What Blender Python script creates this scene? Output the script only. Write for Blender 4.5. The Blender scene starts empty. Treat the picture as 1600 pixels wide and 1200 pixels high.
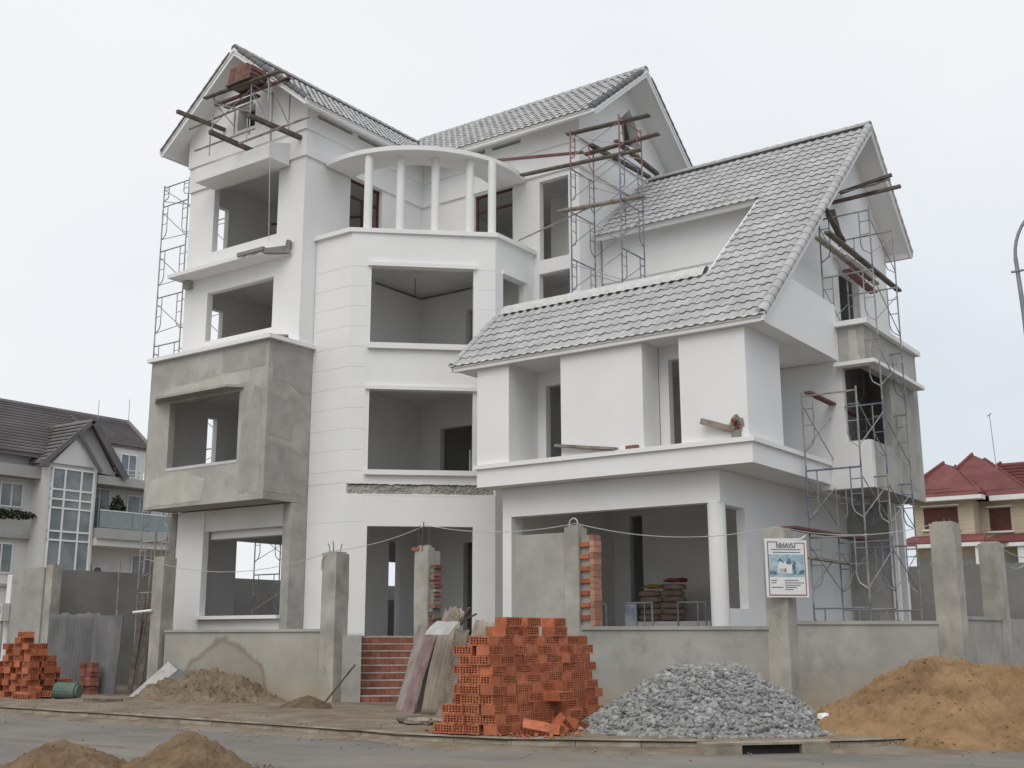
import bpy, bmesh, math, random
from mathutils import Vector, Matrix, noise
random.seed(11)
scene = bpy.context.scene
COL = scene.collection

# ------------------------------------------------------------------ camera
cam_d = bpy.data.cameras.new('camera')
cam_d.sensor_width = 36.0
cam_d.lens = 40.385
cam_d.clip_start = 0.1
cam_d.clip_end = 3000
cam = bpy.data.objects.new('camera', cam_d)
COL.objects.link(cam)
PIT, YAW, ROL = math.radians(12.351), math.radians(35.467), math.radians(-0.125)
fw = Vector((-math.sin(YAW)*math.cos(PIT), math.cos(YAW)*math.cos(PIT), math.sin(PIT)))
rt = Vector((math.cos(YAW), math.sin(YAW), 0))
up = rt.cross(fw)
r2 = rt*math.cos(ROL) + up*math.sin(ROL)
u2 = up*math.cos(ROL) - rt*math.sin(ROL)
m = Matrix((r2, u2, -fw)).transposed().to_4x4()
m.translation = Vector((0, 0, 1.6))
cam.matrix_world = m
scene.camera = cam

# ------------------------------------------------------------------ world, sun, exposure
SUN_EL, SUN_AZ = math.radians(50), math.atan2(-0.93, 0.30)
sdir = Vector((math.cos(SUN_EL)*math.cos(SUN_AZ), math.cos(SUN_EL)*math.sin(SUN_AZ), math.sin(SUN_EL)))
world = bpy.data.worlds.new('World')
scene.world = world
world.use_nodes = True
nt = world.node_tree
nt.nodes.clear()
N = nt.nodes.new
L = nt.links.new
out = N('ShaderNodeOutputWorld')
sky = N('ShaderNodeTexSky')
sky.sky_type = 'NISHITA'
sky.sun_disc = False
sky.sun_elevation = SUN_EL
sky.sun_rotation = math.atan2(sdir.x, sdir.y)
sky.air_density = 1.5
sky.dust_density = 3.0
bg1 = N('ShaderNodeBackground'); bg1.inputs[1].default_value = 0.10
L(sky.outputs[0], bg1.inputs[0])
tc = N('ShaderNodeTexCoord')
mp = N('ShaderNodeMapping'); mp.inputs['Scale'].default_value = (1, 1, 1.8); mp.inputs['Location'].default_value = (2.3, 0.4, 0.0)
L(tc.outputs['Generated'], mp.inputs['Vector'])
no = N('ShaderNodeTexNoise'); no.inputs['Scale'].default_value = 1.5; no.inputs['Detail'].default_value = 4; no.inputs['Roughness'].default_value = 0.5
L(mp.outputs[0], no.inputs['Vector'])
dt = N('ShaderNodeVectorMath'); dt.operation = 'DOT_PRODUCT'
nrm = N('ShaderNodeVectorMath'); nrm.operation = 'NORMALIZE'
L(tc.outputs['Generated'], nrm.inputs[0]); L(nrm.outputs[0], dt.inputs[0])
dt.inputs[1].default_value = (-0.46, -0.14, 0.88)
ma = N('ShaderNodeMath'); ma.operation = 'MULTIPLY_ADD'; ma.inputs[1].default_value = 0.95; ma.inputs[2].default_value = -0.30
L(no.outputs[0], ma.inputs[0])
mb_ = N('ShaderNodeMath'); mb_.operation = 'MULTIPLY_ADD'; mb_.inputs[1].default_value = 0.62
L(dt.outputs['Value'], mb_.inputs[0]); L(ma.outputs[0], mb_.inputs[2])
cr = N('ShaderNodeValToRGB')
cr.color_ramp.elements[0].position = 0.0; cr.color_ramp.elements[0].color = (0.60, 0.67, 0.76, 1)
cr.color_ramp.elements[1].position = 0.50; cr.color_ramp.elements[1].color = (0.91, 0.925, 0.945, 1)
e = cr.color_ramp.elements.new(0.27); e.color = (0.80, 0.84, 0.89, 1)
e = cr.color_ramp.elements.new(0.85); e.color = (0.97, 0.975, 0.98, 1)
L(mb_.outputs[0], cr.inputs[0])
bg2 = N('ShaderNodeBackground'); bg2.inputs[1].default_value = 1.03
L(cr.outputs[0], bg2.inputs[0])
mx = N('ShaderNodeMixShader'); mx.inputs[0].default_value = 0.93
L(bg1.outputs[0], mx.inputs[1]); L(bg2.outputs[0], mx.inputs[2]); L(mx.outputs[0], out.inputs[0])

sun_d = bpy.data.lights.new('sun', 'SUN')
sun_d.energy = 1.25
sun_d.angle = math.radians(50)
sun_d.color = (1.0, 0.96, 0.90)
sun = bpy.data.objects.new('sun', sun_d)
COL.objects.link(sun)
sun.rotation_euler = sdir.to_track_quat('Z', 'Y').to_euler()
vs = scene.view_settings
vs.view_transform = 'Standard'
try: vs.look = 'None'
except Exception: pass
vs.exposure = 0.0
vs.gamma = 1.0
vs.use_curve_mapping = False

# ------------------------------------------------------------------ materials
def mat(name, c1, c2, scale=1.5, rough=0.9, bump=0.15, bscale=30, island=0.0, detail=6, stretch=(1, 1, 1), lo=0.35, hi=0.65, spec=0.3, extra=None, metal=0.0):
    m = bpy.data.materials.new(name)
    m.use_nodes = True
    t = m.node_tree
    b = t.nodes['Principled BSDF']
    b.inputs['Roughness'].default_value = rough
    b.inputs['Specular IOR Level'].default_value = spec
    b.inputs['Metallic'].default_value = metal
    g = t.nodes.new('ShaderNodeNewGeometry')
    mpn = t.nodes.new('ShaderNodeMapping'); mpn.inputs['Scale'].default_value = stretch
    t.links.new(g.outputs['Position'], mpn.inputs['Vector'])
    n = t.nodes.new('ShaderNodeTexNoise'); n.inputs['Scale'].default_value = scale; n.inputs['Detail'].default_value = detail; n.inputs['Roughness'].default_value = 0.62
    t.links.new(mpn.outputs[0], n.inputs['Vector'])
    r = t.nodes.new('ShaderNodeValToRGB')
    r.color_ramp.elements[0].position = lo; r.color_ramp.elements[0].color = (*c1, 1)
    r.color_ramp.elements[1].position = hi; r.color_ramp.elements[1].color = (*c2, 1)
    t.links.new(n.outputs[0], r.inputs[0])
    col = r.outputs[0]
    if island:
        mr = t.nodes.new('ShaderNodeMapRange'); mr.inputs['To Min'].default_value = 1-island; mr.inputs['To Max'].default_value = 1+island
        oi = t.nodes.new('ShaderNodeObjectInfo')
        ad = t.nodes.new('ShaderNodeMath'); ad.operation = 'ADD'
        fr = t.nodes.new('ShaderNodeMath'); fr.operation = 'FRACT'
        t.links.new(g.outputs['Random Per Island'], ad.inputs[0]); t.links.new(oi.outputs['Random'], ad.inputs[1])
        t.links.new(ad.outputs[0], fr.inputs[0])
        t.links.new(fr.outputs[0], mr.inputs['Value'])
        vm = t.nodes.new('ShaderNodeVectorMath'); vm.operation = 'SCALE'
        t.links.new(col, vm.inputs[0]); t.links.new(mr.outputs[0], vm.inputs['Scale'])
        col = vm.outputs[0]
    if extra: col = extra(t, g, col)
    t.links.new(col, b.inputs['Base Color'])
    if bump:
        n2 = t.nodes.new('ShaderNodeTexNoise'); n2.inputs['Scale'].default_value = bscale; n2.inputs['Detail'].default_value = 4
        t.links.new(g.outputs['Position'], n2.inputs['Vector'])
        bp = t.nodes.new('ShaderNodeBump'); bp.inputs['Strength'].default_value = bump; bp.inputs['Distance'].default_value = 0.02
        t.links.new(n2.outputs[0], bp.inputs['Height']); t.links.new(bp.outputs[0], b.inputs['Normal'])
    return m

def patch(c, scale, lo, hi, fac, zlow=None, zhigh=None, stretch=(1, 1, 1)):
    """stains: a second, patchy layer of real colour over the base"""
    def f(t, g, col):
        mpn = t.nodes.new('ShaderNodeMapping'); mpn.inputs['Scale'].default_value = stretch; mpn.inputs['Location'].default_value = (5.1, 2.7, 9.3)
        t.links.new(g.outputs['Position'], mpn.inputs['Vector'])
        n = t.nodes.new('ShaderNodeTexNoise'); n.inputs['Scale'].default_value = scale; n.inputs['Detail'].default_value = 7; n.inputs['Roughness'].default_value = 0.65
        t.links.new(mpn.outputs[0], n.inputs['Vector'])
        r = t.nodes.new('ShaderNodeMapRange'); r.inputs['From Min'].default_value = lo; r.inputs['From Max'].default_value = hi; r.inputs['To Max'].default_value = fac
        t.links.new(n.outputs[0], r.inputs['Value'])
        f_ = r.outputs[0]
        if zlow is not None:
            sp = t.nodes.new('ShaderNodeSeparateXYZ'); t.links.new(g.outputs['Position'], sp.inputs[0])
            ad = t.nodes.new('ShaderNodeMath'); ad.operation = 'MULTIPLY_ADD'; ad.inputs[1].default_value = 0.9; 
            t.links.new(n.outputs[0], ad.inputs[0]); t.links.new(sp.outputs['Z'], ad.inputs[2])
            r2_ = t.nodes.new('ShaderNodeMapRange'); r2_.inputs['From Min'].default_value = zhigh+0.45; r2_.inputs['From Max'].default_value = zlow+0.45
            t.links.new(ad.outputs[0], r2_.inputs['Value'])
            mu = t.nodes.new('ShaderNodeMath'); mu.operation = 'MULTIPLY'; mu.inputs[1].default_value = fac
            t.links.new(r2_.outputs[0], mu.inputs[0]); f_ = mu.outputs[0]
        mix = t.nodes.new('ShaderNodeMix'); mix.data_type = 'RGBA'
        t.links.new(f_, mix.inputs['Factor']); t.links.new(col, mix.inputs[6]); mix.inputs[7].default_value = (*c, 1)
        return mix.outputs[2]
    return f

def both(f1, f2):
    return lambda t, g, c: f2(t, g, f1(t, g, c))

WHITE = mat('white_plaster', (0.775, 0.775, 0.77), (0.815, 0.815, 0.81), 0.9, 0.85, 0.06, 60, extra=patch((0.64, 0.63, 0.61), 0.8, 0.58, 0.80, 0.35, stretch=(1.6, 1.6, 0.35)))
INNER = mat('inner_plaster', (0.69, 0.68, 0.655), (0.78, 0.77, 0.745), 0.8, 0.9, 0.06, 60)
CONC = mat('cement_render', (0.345, 0.335, 0.305), (0.475, 0.465, 0.43), 0.75, 0.95, 0.12, 45, lo=0.38, hi=0.66, detail=8,
           extra=both(patch((0.25, 0.245, 0.23), 1.1, 0.50, 0.68, 0.65), patch((0.53, 0.51, 0.46), 2.3, 0.58, 0.75, 0.5, stretch=(1, 1, 0.5))))
CONC2 = mat('cement_patch', (0.30, 0.292, 0.268), (0.40, 0.39, 0.36), 1.6, 0.95, 0.15, 45, detail=9)
CONC3 = mat('pale_cement_patch', (0.42, 0.405, 0.365), (0.52, 0.505, 0.46), 1.6, 0.95, 0.15, 45, detail=9)
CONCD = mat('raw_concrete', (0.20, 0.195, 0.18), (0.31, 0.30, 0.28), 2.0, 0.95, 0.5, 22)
FENCE = mat('fence_render', (0.315, 0.305, 0.28), (0.425, 0.412, 0.38), 0.9, 0.95, 0.12, 40, detail=8,
            extra=both(patch((0.225, 0.218, 0.20), 1.5, 0.52, 0.68, 0.6), patch((0.36, 0.29, 0.20), 1.6, 0.4, 0.7, 0.75, zlow=0.15, zhigh=0.95)))
def ring_stain(cx_, cz_, rx_, rz_):
    """damp outline left by an earlier heap against the wall"""
    def f(t, g, col):
        sp = t.nodes.new('ShaderNodeSeparateXYZ'); t.links.new(g.outputs['Position'], sp.inputs[0])
        def mth(op, a, b=None, c=None):
            n = t.nodes.new('ShaderNodeMath'); n.operation = op
            for i, v in enumerate((a, b, c)):
                if v is None: continue
                if isinstance(v, (int, float)): n.inputs[i].default_value = v
                else: t.links.new(v, n.inputs[i])
            return n.outputs[0]
        dx = mth('DIVIDE', mth('SUBTRACT', sp.outputs['X'], cx_), rx_); dz = mth('DIVIDE', mth('SUBTRACT', sp.outputs['Z'], cz_), rz_)
        d = mth('POWER', mth('ADD', mth('POWER', mth('ABSOLUTE', dx), 1.75), mth('POWER', mth('ABSOLUTE', dz), 1.75)), 0.571)
        n = t.nodes.new('ShaderNodeTexNoise'); n.inputs['Scale'].default_value = 1.8; n.inputs['Detail'].default_value = 5
        t.links.new(g.outputs['Position'], n.inputs['Vector'])
        d = mth('ADD', d, mth('MULTIPLY', mth('SUBTRACT', n.outputs[0], 0.5), 0.45))
        r = t.nodes.new('ShaderNodeValToRGB'); e = r.color_ramp.elements
        e[0].position = 0.0; e[0].color = (0.62, 0.62, 0.62, 1); e[1].position = 0.40; e[1].color = (0.30, 0.30, 0.30, 1)
        for pos, v in ((0.455, 0.35), (0.475, 0.9), (0.50, 0.75), (0.53, 0.0)):
            k = e.new(pos); k.color = (v, v, v, 1)
        t.links.new(mth('MULTIPLY', d, 0.5), r.inputs[0])
        mix = t.nodes.new('ShaderNodeMix'); mix.data_type = 'RGBA'
        t.links.new(mth('MULTIPLY', r.outputs[0], 0.8), mix.inputs['Factor']); t.links.new(col, mix.inputs[6]); mix.inputs[7].default_value = (0.215, 0.165, 0.105, 1)
        return mix.outputs[2]
    return f
FENCES = mat('stained_fence_render', (0.33, 0.315, 0.28), (0.42, 0.405, 0.365), 0.9, 0.95, 0.12, 40, detail=8,
            extra=both(patch((0.36, 0.29, 0.20), 1.6, 0.4, 0.7, 0.75, zlow=0.15, zhigh=0.8), ring_stain(-22.7, 0.05, 1.75, 1.42)))
FPOST = mat('post_render', (0.29, 0.278, 0.245), (0.45, 0.435, 0.39), 1.4, 0.95, 0.2, 35, detail=8,
            extra=both(patch((0.20, 0.20, 0.16), 2.2, 0.54, 0.70, 0.7, stretch=(1, 1, 0.45)), patch((0.35, 0.29, 0.20), 1.6, 0.4, 0.7, 0.6, zlow=0.1, zhigh=0.7)))
NWALL = mat('neighbour_render', (0.20, 0.20, 0.19), (0.27, 0.265, 0.25), 0.7, 0.95, 0.1, 30)
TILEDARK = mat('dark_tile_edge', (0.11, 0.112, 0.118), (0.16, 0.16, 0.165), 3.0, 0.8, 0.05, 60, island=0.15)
TILE = mat('grey_roof_tile', (0.365, 0.367, 0.37), (0.455, 0.455, 0.452), 1.2, 0.75, 0.05, 60, island=0.09, spec=0.35)
PALEMORTAR = mat('pale_step_mortar', (0.36, 0.32, 0.28), (0.52, 0.48, 0.43), 4.0, 0.95, 0.3, 40)
MORTAR = mat('white_mortar', (0.50, 0.50, 0.49), (0.60, 0.60, 0.59), 3.0, 0.95, 0.3, 30)
BRICK = mat('orange_brick', (0.32, 0.098, 0.05), (0.45, 0.155, 0.08), 5.0, 0.9, 0.15, 80, island=0.28, extra=patch((0.42, 0.22, 0.14), 3.0, 0.55, 0.75, 0.5))
BRICKR = mat('red_brick', (0.21, 0.085, 0.065), (0.32, 0.135, 0.10), 6.0, 0.95, 0.3, 50, island=0.22)
WOOD = mat('weathered_timber', (0.17, 0.145, 0.12), (0.33, 0.29, 0.24), 4.0, 0.9, 0.3, 60, island=0.15, stretch=(1, 1, 1))
STAGEBRICK = mat('dusty_brown_brick', (0.16, 0.085, 0.07), (0.25, 0.145, 0.12), 6.0, 0.95, 0.3, 50, island=0.25)
WOODD = mat('dark_timber', (0.085, 0.07, 0.06), (0.175, 0.145, 0.122), 5.0, 0.9, 0.3, 60, island=0.15)
REDWOOD = mat('red_stained_board', (0.13, 0.06, 0.058), (0.21, 0.105, 0.10), 4.0, 0.85, 0.2, 60)
PALEBOARD = mat('pale_plank', (0.38, 0.35, 0.31), (0.52, 0.48, 0.43), 4.0, 0.9, 0.3, 60)
STEELB = mat('blue_scaffold_paint', (0.14, 0.17, 0.25), (0.29, 0.295, 0.305), 3.0, 0.55, 0.1, 60, metal=0.2, lo=0.40, hi=0.60)
STEELG = mat('grey_scaffold_steel', (0.25, 0.25, 0.25), (0.42, 0.415, 0.41), 3.0, 0.5, 0.1, 60, metal=0.4, extra=patch((0.22, 0.14, 0.10), 4.0, 0.55, 0.65, 0.7))
STEELR = mat('red_scaffold_paint', (0.30, 0.09, 0.075), (0.30, 0.22, 0.20), 3.0, 0.6, 0.1, 60)
REBAR = mat('rusty_rebar', (0.10, 0.08, 0.07), (0.16, 0.12, 0.10), 8.0, 0.8, 0.1, 80)
WIRE = mat('pale_cable', (0.42, 0.42, 0.41), (0.52, 0.52, 0.5), 5.0, 0.7, 0.0)
SAND = mat('ochre_sand', (0.20, 0.122, 0.06), (0.31, 0.198, 0.106), 2.4, 1.0, 1.0, 20, detail=14, extra=patch((0.125, 0.078, 0.043), 0.9, 0.50, 0.64, 0.65))
SANDF = mat('brown_sand', (0.125, 0.083, 0.048), (0.215, 0.15, 0.092), 3.0, 1.0, 1.0, 34, detail=12)
SANDG = mat('damp_sand', (0.135, 0.102, 0.07), (0.235, 0.182, 0.127), 2.6, 1.0, 0.9, 26, detail=12)
SOIL = mat('dark_soil', (0.085, 0.062, 0.042), (0.17, 0.125, 0.085), 3.0, 1.0, 1.0, 26, detail=12)
STONE = mat('crushed_stone', (0.20, 0.203, 0.198), (0.325, 0.328, 0.318), 6.0, 0.9, 0.2, 60, island=0.30)
STONEB = mat('gravel_core', (0.20, 0.215, 0.22), (0.30, 0.31, 0.315), 14.0, 0.95, 1.0, 30)
DIRT = mat('dirt_pavement', (0.145, 0.112, 0.08), (0.245, 0.198, 0.145), 1.4, 1.0, 0.8, 18, detail=12, extra=patch((0.245, 0.225, 0.19), 1.0, 0.50, 0.66, 0.7))
ROAD = mat('dusty_asphalt', (0.145, 0.137, 0.125), (0.205, 0.193, 0.175), 0.6, 0.95, 0.3, 40, detail=10, extra=both(patch((0.25, 0.22, 0.172), 0.7, 0.48, 0.66, 0.65, stretch=(0.4, 1, 1)), patch((0.085, 0.083, 0.08), 2.2, 0.55, 0.70, 0.5, stretch=(0.12, 1, 1))))
KERB = mat('kerb_concrete', (0.20, 0.17, 0.13), (0.32, 0.285, 0.23), 2.6, 0.95, 0.4, 30, island=0.10)
DARK = mat('hole_shade', (0.03, 0.028, 0.025), (0.05, 0.045, 0.04), 3.0, 1.0, 0.0)  # near-black colour in place of the shade inside openings
GROUND = mat('far_ground', (0.20, 0.19, 0.15), (0.30, 0.28, 0.22), 0.08, 1.0, 0.1, 5)
SHEET = mat('corrugated_cement_sheet', (0.115, 0.117, 0.12), (0.19, 0.19, 0.19), 1.5, 0.9, 0.15, 40, stretch=(1, 1, 0.35))
SHEETB = mat('weathered_sheet', (0.20, 0.165, 0.13), (0.36, 0.315, 0.26), 2.0, 0.9, 0.2, 40, stretch=(2, 2, 0.3), extra=patch((0.24, 0.20, 0.17), 2.5, 0.5, 0.62, 0.7, stretch=(1, 1, 0.3)))
SHEETP = mat('faded_purple_sheet', (0.185, 0.145, 0.14), (0.31, 0.275, 0.255), 2.0, 0.9, 0.15, 40, stretch=(2, 2, 0.3))
PINKBRICK = mat('mortared_brick', (0.33, 0.16, 0.105), (0.45, 0.25, 0.18), 7.0, 0.95, 0.3, 50, island=0.2)
GREYBOARD = mat('grey_fibre_board', (0.33, 0.325, 0.315), (0.46, 0.455, 0.44), 3.0, 0.9, 0.1, 40)
SHEETD = mat('dark_weathered_plank', (0.125, 0.10, 0.078), (0.25, 0.21, 0.17), 3.0, 0.9, 0.3, 40, stretch=(3, 3, 0.25), detail=9)
SHEETV = mat('purple_brown_plank', (0.15, 0.095, 0.095), (0.27, 0.20, 0.19), 3.0, 0.9, 0.25, 40, stretch=(3, 3, 0.25), detail=9)
CREAM = mat('hazed_cream_paint', (0.58, 0.58, 0.565), (0.68, 0.678, 0.66), 0.3, 0.9, 0.03, 20, extra=patch((0.40, 0.395, 0.375), 0.6, 0.56, 0.75, 0.5, stretch=(1, 1, 0.35)))  # cream lightened, distance haze mixed into the colour
GREYTRIM = mat('grey_house_trim', (0.34, 0.338, 0.33), (0.41, 0.408, 0.40), 0.5, 0.9, 0.03, 20)
BTILE = mat('hazed_brown_tile', (0.16, 0.145, 0.145), (0.215, 0.195, 0.195), 0.7, 0.85, 0.05, 20, island=0.10)  # brown greyed, distance haze mixed into the colour
DTRIM = mat('hazed_gable_trim', (0.115, 0.112, 0.12), (0.155, 0.15, 0.158), 1.0, 0.8, 0.0)  # dark trim lightened to carry distance haze in its colour
REDTILE = mat('red_roof_tile', (0.145, 0.05, 0.048), (0.205, 0.075, 0.07), 0.6, 0.85, 0.05, 20, island=0.10)
YSTONE = mat('yellow_house_stone', (0.44, 0.385, 0.285), (0.54, 0.475, 0.36), 0.5, 0.9, 0.03, 20)
MAROON = mat('maroon_blind', (0.065, 0.022, 0.02), (0.10, 0.035, 0.03), 2.0, 0.7, 0.0)
WHITEP = mat('white_paint', (0.70, 0.70, 0.69), (0.78, 0.78, 0.77), 3.0, 0.6, 0.0)
GLASS = mat('window_glass', (0.11, 0.13, 0.135), (0.25, 0.275, 0.275), 0.6, 0.12, 0.0, spec=0.6)  # glass colour lightened too, for haze on the left house
GLASSB = mat('balcony_glass', (0.17, 0.215, 0.215), (0.25, 0.30, 0.295), 0.6, 0.12, 0.0, spec=0.6)
LEAF = mat('dull_leaf', (0.028, 0.036, 0.022), (0.055, 0.066, 0.038), 5.0, 0.8, 0.0, island=0.3)
ACWHITE = mat('air_conditioner_casing', (0.52, 0.52, 0.5), (0.6, 0.6, 0.58), 3.0, 0.6, 0.0)
BAG = mat('cement_bag_paper', (0.26, 0.17, 0.14), (0.36, 0.27, 0.23), 3.0, 0.9, 0.2, 30, island=0.15)
GREENP = mat('green_plastic', (0.085, 0.13, 0.11), (0.13, 0.18, 0.155), 3.0, 0.7, 0.1)
POSTER_B = mat('poster_blue', (0.24, 0.38, 0.46), (0.46, 0.57, 0.62), 8.0, 0.5, 0.0)
POSTER_D = mat('poster_dark_blue', (0.04, 0.10, 0.15), (0.16, 0.25, 0.30), 14.0, 0.5, 0.0)
INK = mat('grey_print', (0.16, 0.16, 0.19), (0.2, 0.2, 0.23), 10, 0.6, 0.0)
MARFRAME = mat('maroon_print', (0.22, 0.07, 0.09), (0.28, 0.10, 0.12), 5, 0.6, 0.0)
LAMPST = mat('galvanised_steel', (0.22, 0.23, 0.25), (0.28, 0.29, 0.31), 3, 0.5, 0.0, metal=0.5)

# ------------------------------------------------------------------ helpers
INV = {}
def link(o, parent=None):
    COL.objects.link(o)
    if parent is not None:
        o.parent = parent
        if parent.name in INV:
            o.matrix_parent_inverse = Matrix.Translation(-INV[parent.name])
    return o

def thing(name, label, cat, loc=(0, 0, 0), group=None, kind=None):
    o = bpy.data.objects.new(name, None)
    o.empty_display_size = 0.3
    COL.objects.link(o)
    o.location = loc
    INV[o.name] = Vector(loc)
    o['label'] = label; o['category'] = cat
    if group: o['group'] = group
    if kind: o['kind'] = kind
    return o

def tag(o, label=None, cat=None, group=None, kind=None):
    if label: o['label'] = label
    if cat: o['category'] = cat
    if group: o['group'] = group
    if kind: o['kind'] = kind
    return o

class MB:
    def __init__(s): s.v = []; s.f = []
    def add(s, vs_, fs_):
        b = len(s.v)
        s.v += [tuple(p) for p in vs_]
        s.f += [tuple(b+i for i in q) for q in fs_]
        return s
    def box(s, x0, x1, y0, y1, z0, z1):
        return s.add([(x0, y0, z0), (x1, y0, z0), (x1, y1, z0), (x0, y1, z0), (x0, y0, z1), (x1, y0, z1), (x1, y1, z1), (x0, y1, z1)],
                     [(0, 3, 2, 1), (4, 5, 6, 7), (0, 1, 5, 4), (1, 2, 6, 5), (2, 3, 7, 6), (3, 0, 4, 7)])
    def obox(s, o, d, a0, a1, w0, w1, z0, z1):
        """box along direction d (horizontal), w = distance towards the outside (d x up)"""
        d = Vector((d[0], d[1], 0)).normalized(); n = Vector((d.y, -d.x, 0)); o = Vector((o[0], o[1], 0))
        P = lambda a, w, z: o + d*a + n*w + Vector((0, 0, z))
        return s.add([P(a0, w1, z0), P(a1, w1, z0), P(a1, w0, z0), P(a0, w0, z0), P(a0, w1, z1), P(a1, w1, z1), P(a1, w0, z1), P(a0, w0, z1)],
                     [(0, 3, 2, 1), (4, 5, 6, 7), (0, 1, 5, 4), (1, 2, 6, 5), (2, 3, 7, 6), (3, 0, 4, 7)])
    def prism(s, pts, off):
        off = Vector(off); pts = [Vector(p) for p in pts]; n = len(pts)
        nn = Vector((0, 0, 0))
        for i in range(n): nn += pts[i].cross(pts[(i+1) % n])
        if nn.dot(off) > 0: pts = pts[::-1]
        vs_ = pts + [p+off for p in pts]
        fs_ = [tuple(range(n)), tuple(range(2*n-1, n-1, -1))]
        for i in range(n):
            j = (i+1) % n
            fs_.append((j, i, n+i, n+j))
        return s.add(vs_, fs_)
    def tube(s, p, q, r, n=6, r2_=None):
        p = Vector(p); q = Vector(q); ax = (q-p)
        if ax.length < 1e-6: return s
        ax.normalize()
        a = ax.orthogonal().normalized(); b = ax.cross(a)
        r2_ = r if r2_ is None else r2_
        vs_ = []
        for i in range(n):
            t = 2*math.pi*i/n; w = a*math.cos(t)+b*math.sin(t)
            vs_.append(p+w*r); vs_.append(q+w*r2_)
        fs_ = [(2*i, 2*((i+1) % n), 2*((i+1) % n)+1, 2*i+1) for i in range(n)]
        fs_.append(tuple(2*i for i in range(n))[::-1]); fs_.append(tuple(2*i+1 for i in range(n)))
        return s.add(vs_, fs_)
    def path(s, pts, r, n=6):
        for a, b in zip(pts, pts[1:]): s.tube(a, b, r, n)
        return s
    def beam(s, p, q, w, h):
        """sawn timber from p to q, w wide, h high"""
        p = Vector(p); q = Vector(q); ax = (q-p).normalized()
        side = ax.cross(Vector((0, 0, 1)))
        if side.length < 1e-3: side = Vector((1, 0, 0))
        side.normalize(); upv = side.cross(ax)
        vs_ = []
        for e_ in (p, q):
            for a, b in ((-1, -1), (1, -1), (1, 1), (-1, 1)): vs_.append(e_+side*(a*w/2)+upv*(b*h/2))
        return s.add(vs_, [(0, 1, 2, 3), (7, 6, 5, 4), (0, 4, 5, 1), (1, 5, 6, 2), (2, 6, 7, 3), (3, 7, 4, 0)])
    def panel(s, o, d, t, a0, a1, z0, z1, holes=()):
        """wall with rectangular openings; outer face on the line o + a*d, thickness t inwards"""
        d = Vector((d[0], d[1], 0)).normalized(); n = Vector((d.y, -d.x, 0)); o = Vector((o[0], o[1], 0))
        A = sorted(set([a0, a1]+[min(max(h[k], a0), a1) for h in holes for k in (0, 1)]))
        Z = sorted(set([z0, z1]+[min(max(h[k], z0), z1) for h in holes for k in (2, 3)]))
        def solid(i, j):
            if i < 0 or j < 0 or i >= len(A)-1 or j >= len(Z)-1: return False
            ca = (A[i]+A[i+1])/2; cz = (Z[j]+Z[j+1])/2
            return not any(h[0] < ca < h[1] and h[2] < cz < h[3] for h in holes)
        P = lambda a, z, w: o + d*a + Vector((0, 0, z)) - n*w
        for i in range(len(A)-1):
            for j in range(len(Z)-1):
                if not solid(i, j): continue
                x0, x1, y0, y1 = A[i], A[i+1], Z[j], Z[j+1]
                s.add([P(x0, y0, 0), P(x1, y0, 0), P(x1, y1, 0), P(x0, y1, 0)], [(0, 1, 2, 3)])
                s.add([P(x0, y0, t), P(x1, y0, t), P(x1, y1, t), P(x0, y1, t)], [(3, 2, 1, 0)])
                if not solid(i-1, j): s.add([P(x0, y0, t), P(x0, y0, 0), P(x0, y1, 0), P(x0, y1, t)], [(0, 1, 2, 3)])
                if not solid(i+1, j): s.add([P(x1, y0, 0), P(x1, y0, t), P(x1, y1, t), P(x1, y1, 0)], [(0, 1, 2, 3)])
                if not solid(i, j-1): s.add([P(x0, y0, t), P(x1, y0, t), P(x1, y0, 0), P(x0, y0, 0)], [(0, 1, 2, 3)])
                if not solid(i, j+1): s.add([P(x0, y1, 0), P(x1, y1, 0), P(x1, y1, t), P(x0, y1, t)], [(0, 1, 2, 3)])
        return s
    def poly(s, o, d, t, outer, holes=()):
        """wall of any outline (a, z) with openings"""
        from mathutils.geometry import tessellate_polygon
        d = Vector((d[0], d[1], 0)).normalized(); n = Vector((d.y, -d.x, 0)); o = Vector((o[0], o[1], 0))
        P = lambda a, z, w: o + d*a + Vector((0, 0, z)) - n*w
        loops = [list(outer)]+[list(h) for h in holes]
        flat = [p for l_ in loops for p in l_]
        tr = tessellate_polygon([[Vector((p[0], p[1], 0)) for p in l_] for l_ in loops])
        F = [P(p[0], p[1], 0) for p in flat]; B = [P(p[0], p[1], t) for p in flat]
        k = len(flat); fs_ = []
        for a, b, c in tr:
            (x1, y1), (x2, y2), (x3, y3) = flat[a], flat[b], flat[c]
            if (x2-x1)*(y3-y1)-(x3-x1)*(y2-y1) < 0: b, c = c, b
            fs_.append((a, b, c)); fs_.append((k+c, k+b, k+a))
        st = 0
        for l_ in loops:
            q = len(l_)
            for i in range(q):
                a = st+i; b = st+(i+1) % q
                fs_.append((a, k+a, k+b, b))
            st += q
        return s.add(F+B, fs_)
    def mesh(s, name):
        me = bpy.data.meshes.new(name)
        me.from_pydata(s.v, [], s.f)
        me.update()
        return me
    def build(s, name, material, parent=None, smooth=False, kind=None):
        me = s.mesh(name)
        bm = bmesh.new(); bm.from_mesh(me)
        bmesh.ops.remove_doubles(bm, verts=bm.verts, dist=1e-5)
        bmesh.ops.recalc_face_normals(bm, faces=bm.faces)
        bm.to_mesh(me); bm.free()
        me.materials.append(material)
        if smooth:
            for p in me.polygons: p.use_smooth = True
        o = bpy.data.objects.new(name, me)
        link(o, parent)
        if kind: o['kind'] = kind
        return o

def box(name, x0, x1, y0, y1, z0, z1, material, parent=None):
    return MB().box(x0, x1, y0, y1, z0, z1).build(name, material, parent)

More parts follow.
